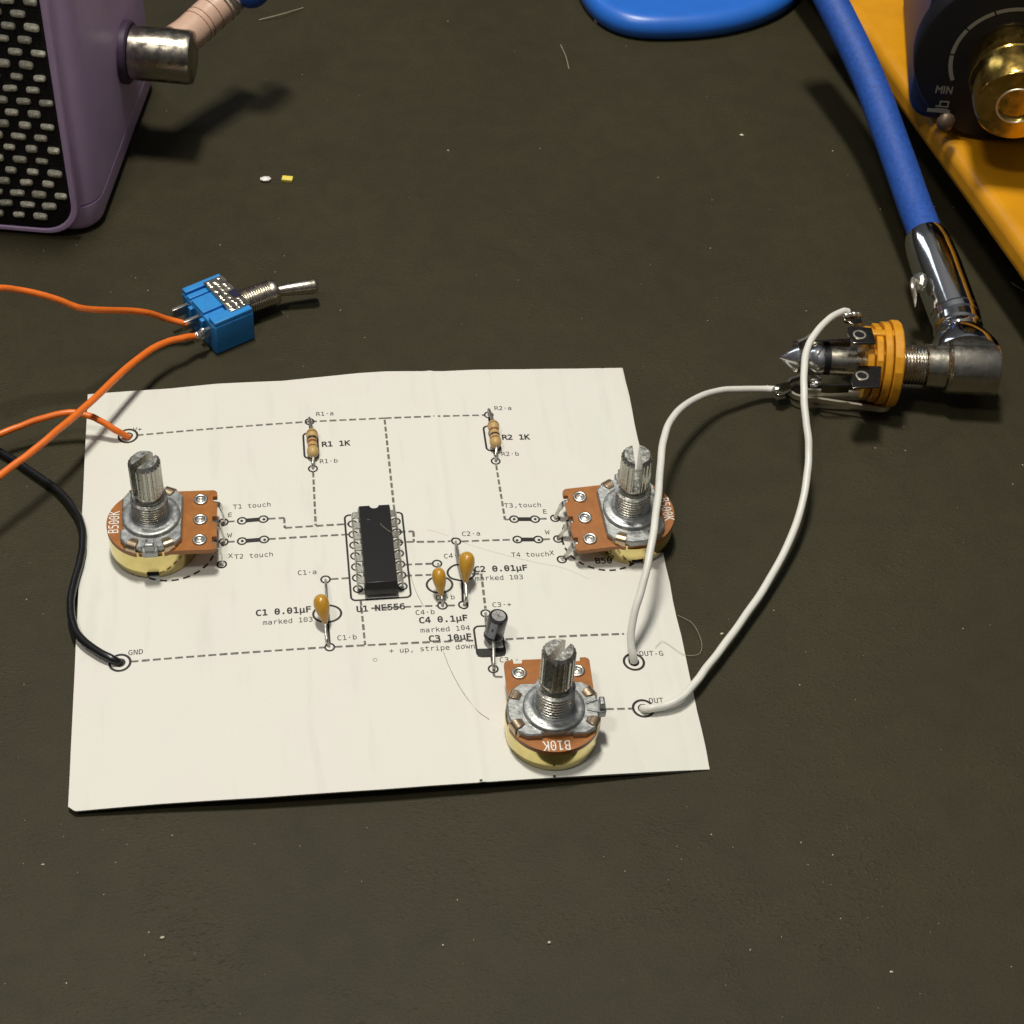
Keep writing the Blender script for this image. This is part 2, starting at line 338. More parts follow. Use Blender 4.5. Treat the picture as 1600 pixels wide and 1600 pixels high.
GLY_R=[('+', '244,408 244,253 399,253 399,194 244,194 244,39 185,39 185,194 31,194 31,253 185,253 185,408', '10,0,11 10,1,0 8,10,9 8,1,10 8,2,1 8,3,2 7,3,8 6,4,7 4,3,7 6,5,4'), (',', '175,106 263,106 263,33 194,-100 140,-100 175,33', '5,1,0 5,2,1 4,2,5 4,3,2'), ('-', '124,224 305,224 305,167 124,167', '3,1,0 3,2,1'), ('.', '170,106 258,106 258,0 170,0', '3,1,0 3,2,1'), ('0', '168,261 172,279 182,294 196,305 214,308 232,305 247,294 258,279 261,261 258,243 247,228 232,218 214,214 196,218 181,228 171,243 214,474 172,460 141,421 123,354 117,259 123,165 141,99 172,59 214,46 258,59 288,99 306,165 312,259 306,354 288,421 258,460 214,529 288,512 340,461 372,376 383,259 372,143 340,58 288,7 214,-10 141,7 89,58 57,143 46,259 57,376 89,461 141,512', '47,33,32 46,33,47 46,16,33 16,34,33 46,17,16 31,34,16 45,17,46 31,35,34 45,18,17 30,35,31 45,19,18 29,35,30 44,19,45 29,36,35 44,20,19 28,36,29 3,5,4 2,5,3 2,6,5 1,6,2 1,7,6 0,7,1 0,8,7 15,8,0 15,9,8 43,20,44 43,21,20 27,36,28 27,37,36 15,10,9 14,10,15 14,11,10 13,11,14 13,12,11 43,22,21 26,37,27 26,38,37 42,22,43 42,23,22 25,38,26 42,24,23 24,38,25 41,24,42 24,39,38 41,39,24 40,39,41'), ('1', '94,59 203,59 203,456 86,430 86,494 203,520 273,520 273,59 381,59 381,0 94,0', '4,6,5 4,2,6 2,7,6 3,2,4 1,7,2 10,1,0 10,7,1 10,8,7 10,9,8'), ('2', '130,59 369,59 369,0 53,0 53,59 114,124 167,180 208,225 234,255 263,293 281,323 290,350 293,377 287,416 268,445 237,464 197,470 165,467 131,459 95,444 57,424 57,495 93,510 128,521 162,527 196,529 265,519 319,489 354,442 365,382 361,349 350,315 329,280 299,242 276,215 243,179 196,129', '24,26,25 23,26,24 22,26,23 22,27,26 21,27,22 20,19,21 19,18,21 18,17,21 17,27,21 17,16,27 16,15,27 15,28,27 14,28,15 13,28,14 13,29,28 12,29,13 12,30,29 11,30,12 10,30,11 10,31,30 9,31,10 9,32,31 8,32,9 8,33,32 7,33,8 7,34,33 6,34,7 6,35,34 5,35,6 5,36,35 5,0,36 4,0,5 3,0,4 3,1,0 3,2,1'), ('3', '270,278 315,259 349,230 369,191 376,143 364,79 327,31 270,0 194,-10 158,-8 121,-3 84,5 48,16 48,86 83,70 118,58 152,51 186,49 237,56 275,75 298,107 306,150 298,191 275,222 239,242 191,249 138,249 138,307 191,307 234,312 267,328 287,353 294,387 288,423 269,449 238,465 197,470 165,468 133,463 99,454 63,442 63,507 103,517 138,524 169,528 197,529 265,520 318,491 352,447 364,390 358,351 340,319 310,294', '44,46,45 43,46,44 42,46,43 42,47,46 41,47,42 40,39,41 39,38,41 38,37,41 37,47,41 37,36,47 36,35,47 35,48,47 34,48,35 33,48,34 33,49,48 32,49,33 32,50,49 31,50,32 30,50,31 30,51,50 29,51,30 29,52,51 28,52,29 26,28,27 26,52,28 26,0,52 26,1,0 26,25,1 25,2,1 24,2,25 23,2,24 23,3,2 22,3,23 21,3,22 21,4,3 20,4,21 20,5,4 19,5,20 12,14,13 19,6,5 18,6,19 12,15,14 12,16,15 17,6,18 12,17,16 12,6,17 12,7,6 11,7,12 10,7,11 10,8,7 9,8,10'), ('4', '256,456 92,181 256,181 244,520 326,520 326,181 395,181 395,124 326,124 326,0 256,0 256,124 36,124 36,190', '13,0,3 0,4,3 0,5,4 13,1,0 2,5,0 12,1,13 12,2,1 12,5,2 12,6,5 12,7,6 11,7,12 10,8,11 8,7,11 10,9,8'), ('5', '72,520 335,520 335,461 136,461 136,333 151,338 166,341 181,343 197,344 269,332 325,296 360,240 372,167 360,93 323,37 264,2 187,-10 147,-9 111,-5 79,2 50,12 50,84 82,68 114,58 147,51 180,49 232,57 270,80 294,117 302,167 293,216 269,253 230,277 178,284 150,283 123,278 97,270 72,259', '37,3,0 3,1,0 3,2,1 37,4,3 7,9,8 6,9,7 5,9,6 4,9,5 37,36,4 36,9,4 36,35,9 35,34,9 34,10,9 34,33,10 33,32,10 32,11,10 31,11,32 30,11,31 30,12,11 29,12,30 28,12,29 28,13,12 27,13,28 27,14,13 20,22,21 26,14,27 20,23,22 20,24,23 25,14,26 20,25,24 20,14,25 20,15,14 19,15,20 18,15,19 18,16,15 17,16,18'), ('B', '128,248 128,58 212,58 264,63 299,79 319,108 325,150 318,194 298,224 262,242 212,248 128,462 128,305 210,305 254,310 284,325 301,350 307,388 301,422 284,445 255,458 210,462 58,520 212,520 282,511 335,485 367,444 378,388 372,345 355,313 326,290 287,278 332,263 367,235 389,194 396,143 384,81 350,36 292,9 212,0 58,0', '40,11,22 11,23,22 11,24,23 11,25,24 11,21,25 21,20,25 20,26,25 40,12,11 19,26,20 18,26,19 18,27,26 17,27,18 16,27,17 16,28,27 15,28,16 15,29,28 14,29,15 14,30,29 13,30,14 40,0,12 0,13,12 0,30,13 0,31,30 0,32,31 0,10,32 10,33,32 40,1,0 9,33,10 8,33,9 8,34,33 7,34,8 6,34,7 6,35,34 5,35,6 5,36,35 4,36,5 4,37,36 3,37,4 2,37,3 40,2,1 40,37,2 40,38,37 40,39,38'), ('C', '374,18 346,6 319,-3 290,-8 259,-10 170,8 104,61 62,146 48,259 62,373 104,458 170,511 259,529 290,527 319,522 346,513 374,501 374,429 347,447 318,461 289,469 259,472 199,459 156,419 130,353 122,259 130,166 156,100 199,60 259,47 289,50 319,58 347,72 374,91', '11,13,12 11,14,13 11,15,14 11,16,15 10,16,11 10,21,16 21,20,16 20,19,16 19,18,16 18,17,16 10,22,21 10,23,22 9,23,10 9,24,23 8,24,9 8,25,24 7,25,8 7,26,25 7,27,26 6,27,7 6,28,27 32,0,33 31,0,32 5,28,6 5,29,28 30,0,31 29,0,30 5,0,29 5,1,0 4,1,5 4,2,1 4,3,2'), ('D', '152,58 227,69 276,101 302,163 311,259 302,357 276,418 227,451 152,462 118,462 118,58 153,520 257,504 329,456 371,376 385,259 371,144 329,63 257,16 153,0 48,0 48,520', '20,9,21 9,11,21 9,12,11 9,8,12 8,13,12 20,10,9 7,13,8 7,14,13 6,14,7 5,14,6 5,15,14 4,15,5 3,15,4 3,16,15 2,16,3 2,17,16 1,17,2 0,17,1 0,18,17 20,0,10 20,18,0 20,19,18'), ('E', '69,520 377,520 377,461 139,461 139,307 367,307 367,248 139,248 139,59 384,59 384,0 69,0', '11,3,0 3,1,0 3,2,1 11,4,3 11,7,4 7,5,4 7,6,5 11,8,7 11,9,8 11,10,9'), ('G', '384,43 354,20 321,3 284,-7 244,-10 157,8 91,61 49,146 36,259 49,373 91,458 158,511 246,529 278,527 309,520 338,508 367,492 367,420 338,443 309,459 278,469 246,472 186,459 143,419 118,353 109,259 117,165 142,99 184,60 244,47 266,48 285,52 302,59 317,69 317,209 242,209 242,267 384,267', '11,13,12 11,14,13 11,15,14 10,15,11 10,16,15 10,21,16 21,20,16 20,19,16 19,18,16 18,17,16 10,22,21 10,23,22 9,23,10 9,24,23 8,24,9 8,25,24 35,37,36 35,34,37 34,0,37 7,25,8 7,26,25 33,0,34 7,27,26 6,27,7 6,28,27 32,0,33 5,28,6 5,29,28 31,0,32 30,0,31 29,0,30 5,0,29 5,1,0 5,2,1 4,2,5 4,3,2'), ('K', '48,520 118,520 118,289 338,520 421,520 218,307 427,0 342,0 172,260 118,203 118,0 48,0', '11,1,0 11,2,1 2,4,3 2,5,4 2,8,5 8,6,5 11,9,2 9,8,2 7,6,8 11,10,9'), ('N', '48,520 138,520 313,92 313,520 381,520 381,0 292,0 116,428 116,0 48,0', '9,7,0 7,1,0 7,2,1 2,4,3 2,5,4 9,8,7 6,2,7 6,5,2'), ('O', '315,259 309,358 292,423 261,460 214,472 169,460 138,423 120,358 114,259 120,161 138,96 169,59 214,47 261,59 292,96 309,161 389,259 378,141 346,57 291,7 214,-10 138,7 84,56 51,140 41,259 51,378 84,462 138,513 214,529 291,513 346,462 378,378', '27,29,28 26,29,27 26,4,29 4,30,29 26,5,4 3,30,4 25,5,26 3,31,30 25,6,5 2,31,3 25,7,6 1,31,2 24,7,25 1,16,31 24,8,7 0,16,1 23,8,24 23,9,8 15,16,0 15,17,16 23,10,9 14,17,15 14,18,17 22,10,23 22,11,10 13,18,14 22,12,11 12,18,13 12,19,18 21,12,22 21,19,12 21,20,19'), ('R', '265,245 290,235 311,219 332,190 359,142 429,0 354,0 292,131 266,177 244,204 219,216 188,220 120,220 120,0 50,0 50,520 195,520 270,510 326,481 360,434 372,369 365,323 343,285 310,259 120,462 120,278 197,278 241,283 273,300 291,329 297,369 291,409 271,438 239,456 195,462', '14,24,15 24,16,15 24,17,16 24,18,17 24,34,18 34,33,18 33,19,18 14,25,24 32,19,33 31,19,32 31,20,19 30,20,31 29,20,30 29,21,20 28,21,29 28,22,21 27,22,28 27,23,22 26,23,27 14,12,25 12,26,25 12,23,26 12,0,23 12,1,0 12,11,1 11,2,1 14,13,12 10,2,11 10,3,2 9,3,10 8,3,9 8,4,3 7,4,8 7,5,4 6,5,7'), ('T', '16,520 413,520 413,461 250,461 250,0 180,0 180,461 16,461', '7,1,0 7,2,1 6,2,7 5,3,6 3,2,6 5,4,3'), ('U', '51,200 51,520 122,520 122,167 122,135 124,113 127,99 131,88 145,70 163,57 187,50 214,47 242,50 266,57 284,70 298,88 302,99 305,113 307,135 307,167 307,520 378,520 378,200 375,131 368,86 354,55 334,31 309,13 281,0 250,-8 214,-10 180,-8 148,0 120,13 95,31 75,55 61,87 54,132', '0,2,1 0,3,2 19,21,20 19,22,21 37,3,0 19,23,22 37,4,3 18,23,19 37,5,4 17,23,18 36,5,37 17,24,23 36,6,5 16,24,17 36,7,6 15,24,16 36,8,7 14,24,15 35,8,36 14,25,24 35,9,8 13,25,14 35,10,9 12,25,13 12,26,25 34,10,35 34,11,10 11,26,12 34,26,11 33,26,34 33,27,26 32,27,33 32,28,27 31,28,32 31,29,28 30,29,31'), ('V', '214,59 337,520 409,520 257,0 172,0 20,520 93,520', '4,6,5 4,0,6 0,2,1 0,3,2 4,3,0'), ('W', '0,520 69,520 118,98 178,377 251,377 311,97 361,520 429,520 352,0 285,0 214,309 144,0 78,0', '12,1,0 12,2,1 5,7,6 5,8,7 2,10,3 10,4,3 10,5,4 2,11,10 9,5,10 12,11,2 9,8,5'), ('X', '30,520 106,520 220,324 336,520 412,520 256,275 423,0 347,0 220,224 82,0 6,0 180,275', '11,1,0 11,2,1 2,4,3 2,5,4 11,5,2 10,5,11 10,8,5 8,6,5 10,9,8 7,6,8'), ('a', '244,196 223,196 174,191 139,176 117,152 110,118 116,86 132,63 157,48 190,44 238,53 274,80 296,124 304,182 304,196 369,222 369,0 304,0 304,58 281,28 253,6 218,-6 177,-10 123,-2 82,24 55,63 46,114 57,171 90,212 144,238 218,246 304,246 304,256 298,297 281,324 250,340 206,345 173,343 140,336 107,324 75,308 75,372 110,384 143,393 175,398 206,399 251,396 289,385 320,367 344,342 356,323 363,299 367,267', '44,46,45 43,46,44 43,47,46 42,47,43 42,48,47 41,48,42 40,39,41 39,38,41 38,37,41 37,48,41 37,36,48 36,49,48 35,49,36 35,50,49 34,50,35 33,50,34 33,51,50 33,52,51 32,52,33 32,15,52 31,15,32 29,31,30 29,15,31 28,15,29 28,14,15 14,16,15 27,2,28 2,1,28 1,14,28 0,14,1 13,16,14 27,3,2 12,16,13 27,4,3 26,4,27 26,5,4 11,18,12 18,16,12 26,6,5 25,6,26 25,7,6 10,18,11 25,8,7 24,8,25 10,19,18 17,16,18 9,19,10 24,9,8 24,19,9 24,20,19 23,20,24 23,21,20 22,21,23'), ('b', '320,195 314,260 296,307 267,336 226,345 185,336 155,307 137,260 131,195 137,130 155,83 185,54 226,44 267,54 296,82 314,129 131,340 150,365 174,384 203,396 236,399 299,386 347,345 377,281 387,196 377,110 347,45 299,4 235,-10 203,-6 174,5 150,24 131,49 131,0 67,0 67,542 131,542', '34,36,35 34,16,36 19,21,20 18,21,19 18,22,21 17,22,18 16,4,17 4,22,17 4,3,22 3,23,22 16,5,4 34,7,16 7,6,16 6,5,16 2,23,3 1,23,2 1,24,23 0,24,1 34,8,7 0,25,24 34,9,8 15,25,0 34,10,9 14,25,15 14,26,25 34,32,10 32,11,10 13,26,14 32,12,11 12,26,13 34,33,32 31,12,32 12,27,26 31,27,12 30,27,31 29,27,30 29,28,27'), ('c', '369,20 343,7 316,-3 289,-8 260,-10 180,3 119,44 81,109 68,195 81,280 119,345 180,386 260,399 288,398 315,392 342,383 369,369 369,302 344,322 318,335 291,343 260,345 207,335 168,306 144,259 135,195 144,131 168,83 207,54 260,44 292,47 320,54 346,68 369,86', '11,13,12 11,14,13 11,15,14 10,15,11 10,16,15 10,21,16 21,20,16 20,19,16 19,18,16 18,17,16 9,22,10 22,21,10 9,23,22 9,24,23 8,24,9 8,25,24 7,25,8 7,26,25 7,27,26 6,27,7 32,0,33 6,28,27 31,0,32 30,0,31 6,29,28 29,0,30 5,29,6 5,0,29 5,1,0 5,2,1 4,2,5 4,3,2'), ('d', '299,340 299,542 363,542 363,0 299,0 299,49 280,24 256,5 227,-6 195,-10 131,4 83,45 53,110 43,196 53,281 84,345 132,386 195,399 228,396 257,384 281,366 110,195 116,129 134,82 163,54 204,44 245,54 275,83 293,130 299,195 293,260 275,307 245,336 204,345 163,336 134,307 116,260', '0,2,1 0,3,2 16,18,17 16,19,18 15,19,16 15,20,19 15,33,20 33,0,20 14,34,15 34,33,15 32,0,33 32,31,0 31,30,0 30,3,0 14,35,34 14,36,35 13,36,14 13,21,36 29,3,30 12,21,13 12,22,21 28,3,29 27,3,28 12,23,22 11,23,12 26,5,27 5,3,27 11,24,23 25,5,26 11,25,24 25,6,5 4,3,5 10,25,11 10,6,25 10,7,6 10,8,7 9,8,10'), ('e', '387,211 387,180 110,180 110,178 118,121 143,79 183,53 237,44 268,47 301,54 335,66 372,84 372,20 336,7 302,-3 268,-8 236,-10 155,4 94,44 56,109 43,195 55,279 93,344 151,385 227,399 293,387 344,349 376,289 323,230 316,279 296,316 266,338 224,345 182,337 148,314 124,278 112,229', '23,25,24 23,26,25 22,26,23 22,32,26 32,31,26 31,27,26 22,33,32 21,33,22 30,27,31 21,34,33 29,27,30 21,35,34 29,0,27 28,0,29 20,35,21 20,36,35 36,0,28 20,0,36 20,1,0 19,2,20 2,1,20 19,3,2 19,4,3 19,5,4 18,5,19 10,12,11 18,6,5 9,12,10 8,12,9 18,7,6 7,12,8 17,7,18 17,12,7 17,13,12 17,14,13 16,14,17 16,15,14'), ('h', '366,242 366,0 302,0 302,242 297,287 283,319 259,337 225,344 186,336 156,312 138,273 132,220 132,0 68,0 68,542 132,542 132,331 152,361 178,382 210,395 248,399 300,390 337,360 359,311', '13,15,14 13,16,15 19,21,20 18,21,19 18,22,21 17,22,18 16,22,17 16,7,22 7,6,22 6,23,22 16,8,7 5,23,6 16,9,8 13,10,16 10,9,16 4,23,5 4,0,23 3,0,4 13,11,10 2,0,3 2,1,0 13,12,11'), ('i', '189,542 253,542 253,461 189,461 89,390 253,390 253,50 380,50 380,0 62,0 62,50 189,50 189,340 89,340', '13,5,4 13,12,5 12,6,5 11,6,12 9,11,10 9,6,11 9,7,6 9,8,7 3,1,0 3,2,1'), ('k', '82,542 148,542 148,228 317,390 394,390 241,243 419,0 340,0 196,201 148,156 148,0 82,0', '11,1,0 11,2,1 2,4,3 2,5,4 2,8,5 8,6,5 11,9,2 9,8,2 7,6,8 11,10,9'), ('m', '235,350 249,372 265,387 286,396 310,399 350,390 376,363 390,311 395,226 395,0 337,0 337,223 334,290 327,326 314,341 294,346 270,340 256,324 248,288 245,223 245,0 187,0 187,223 184,291 177,326 163,341 141,346 120,340 106,324 99,288 96,223 96,0 38,0 38,390 96,390 96,357 109,375 125,388 143,397 164,399 188,396 208,387 224,372', '38,40,39 3,5,4 37,40,38 2,5,3 37,41,40 2,6,5 32,34,33 32,35,34 36,41,37 1,6,2 36,42,41 35,42,36 0,6,1 35,0,42 0,15,6 15,14,6 14,7,6 32,28,35 28,27,35 27,26,35 26,0,35 26,15,0 25,15,26 25,16,15 24,16,25 13,7,14 24,17,16 23,17,24 12,7,13 32,29,28 23,18,17 12,8,7 22,18,23 11,8,12 32,30,29 22,19,18 11,9,8 32,31,30 21,19,22 21,20,19 10,9,11'), ('n', '366,242 366,0 302,0 302,242 297,287 283,319 259,337 225,344 186,336 156,312 138,273 132,220 132,0 68,0 68,390 132,390 132,331 152,361 178,382 210,395 248,399 300,390 337,360 359,311', '19,21,20 18,21,19 13,15,14 13,16,15 18,22,21 17,22,18 16,22,17 16,7,22 7,6,22 6,23,22 16,8,7 5,23,6 16,9,8 13,10,16 10,9,16 4,23,5 4,0,23 3,0,4 13,11,10 2,0,3 2,1,0 13,12,11'), ('o', '214,345 172,336 141,307 122,260 116,195 122,129 141,82 172,54 214,44 258,54 289,82 307,129 314,195 307,260 289,307 258,336 214,399 286,386 339,347 371,282 382,195 371,107 339,42 286,3 214,-10 143,3 91,42 58,107 48,195 58,282 91,347 143,386', '31,17,16 30,17,31 30,18,17 29,1,30 1,0,30 0,18,30 0,15,18 15,19,18 29,2,1 14,19,15 29,3,2 13,19,14 28,3,29 13,20,19 28,4,3 12,20,13 27,4,28 27,5,4 11,20,12 11,21,20 27,6,5 10,21,11 26,6,27 10,22,21 26,7,6 9,22,10 26,8,7 8,22,9 26,22,8 25,22,26 25,23,22 25,24,23'), ('p', '131,49 131,-148 66,-148 66,390 131,390 131,340 149,366 173,384 202,396 235,399 298,386 346,345 376,280 386,193 376,108 345,44 298,3 235,-10 201,-6 173,5 149,24 319,195 313,260 295,307 266,336 225,345 184,336 155,307 137,260 131,195 137,130 155,83 184,54 225,44 266,54 295,82 313,129', '8,10,9 7,10,8 2,4,3 2,5,4 7,11,10 6,11,7 5,25,6 25,11,6 5,26,25 24,11,25 24,12,11 2,28,5 28,27,5 27,26,5 23,12,24 22,12,23 22,13,12 21,13,22 2,29,28 2,30,29 36,13,21 36,14,13 2,0,30 0,31,30 35,14,36 35,15,14 0,32,31 34,15,35 0,33,32 33,15,34 2,1,0 20,33,0 20,15,33 20,16,15 19,16,20 18,16,19 18,17,16'), ('r', '402,310 381,323 360,333 338,338 314,340 261,331 222,303 198,257 190,194 190,0 126,0 126,390 190,390 190,314 211,350 240,377 276,394 319,399 341,398 363,393 383,386 402,375', '16,18,17 16,19,18 15,19,16 15,20,19 10,12,11 10,13,12 15,21,20 14,21,15 14,3,21 3,2,21 2,1,21 1,0,21 13,5,14 5,4,14 4,3,14 13,6,5 10,7,13 7,6,13 10,8,7 10,9,8'), ('s', '339,376 339,314 311,328 283,338 255,344 227,346 189,342 162,332 146,314 140,289 144,266 156,250 184,237 236,225 262,220 304,206 334,183 352,152 359,113 348,61 318,22 268,-2 203,-10 174,-9 143,-4 110,4 74,14 74,80 109,64 143,53 175,46 205,44 242,48 271,61 288,81 294,109 273,147 209,171 206,171 182,176 134,191 101,213 82,243 76,282 85,332 114,369 160,392 222,399 253,398 282,394 311,386', '46,48,47 46,49,48 46,50,49 45,50,46 45,0,50 45,4,0 4,3,0 3,2,0 2,1,0 44,6,45 6,5,45 5,4,45 44,7,6 43,7,44 43,8,7 43,9,8 43,10,9 42,10,43 42,11,10 42,12,11 41,12,42 41,13,12 41,14,13 41,15,14 40,15,41 40,16,15 39,16,40 39,17,16 38,17,39 37,17,38 36,17,37 36,18,17 35,18,36 35,19,18 34,19,35 33,19,34 26,28,27 26,29,28 33,20,19 32,20,33 26,30,29 31,20,32 26,31,30 26,20,31 26,21,20 25,21,26 24,21,25 24,22,21 23,22,24'), ('t', '214,501 214,390 359,390 359,340 214,340 214,128 218,92 230,68 253,55 287,51 359,51 359,0 281,0 220,7 179,29 157,68 150,128 150,340 46,340 46,390 150,390 150,501', '20,0,21 20,1,0 18,20,19 18,1,20 18,2,1 18,3,2 17,3,18 16,4,17 4,3,17 16,5,4 15,5,16 15,6,5 15,7,6 14,7,15 14,8,7 14,9,8 14,10,9 14,11,10 13,11,14 12,11,13'), ('u', '68,148 68,389 132,389 132,148 137,102 151,70 174,52 208,46 248,54 278,77 296,116 302,169 302,389 366,389 366,0 302,0 302,58 281,29 255,7 223,-6 186,-10 134,0 97,29 75,78', '0,2,1 0,3,2 11,13,12 11,14,13 10,14,11 23,3,0 23,4,3 9,16,10 16,14,10 23,5,4 22,5,23 8,16,9 22,6,5 8,17,16 15,14,16 7,17,8 22,7,6 22,17,7 21,17,22 21,18,17 21,19,18 20,19,21'), ('w', '0,390 63,390 131,75 187,276 242,276 298,75 366,390 429,390 338,0 277,0 214,214 153,0 91,0', '12,1,0 12,2,1 5,7,6 5,8,7 2,4,3 2,10,4 10,5,4 2,11,10 9,5,10 12,11,2 9,8,5'), ('·', '170,301 258,301 258,195 170,195', '3,1,0 3,2,1')]
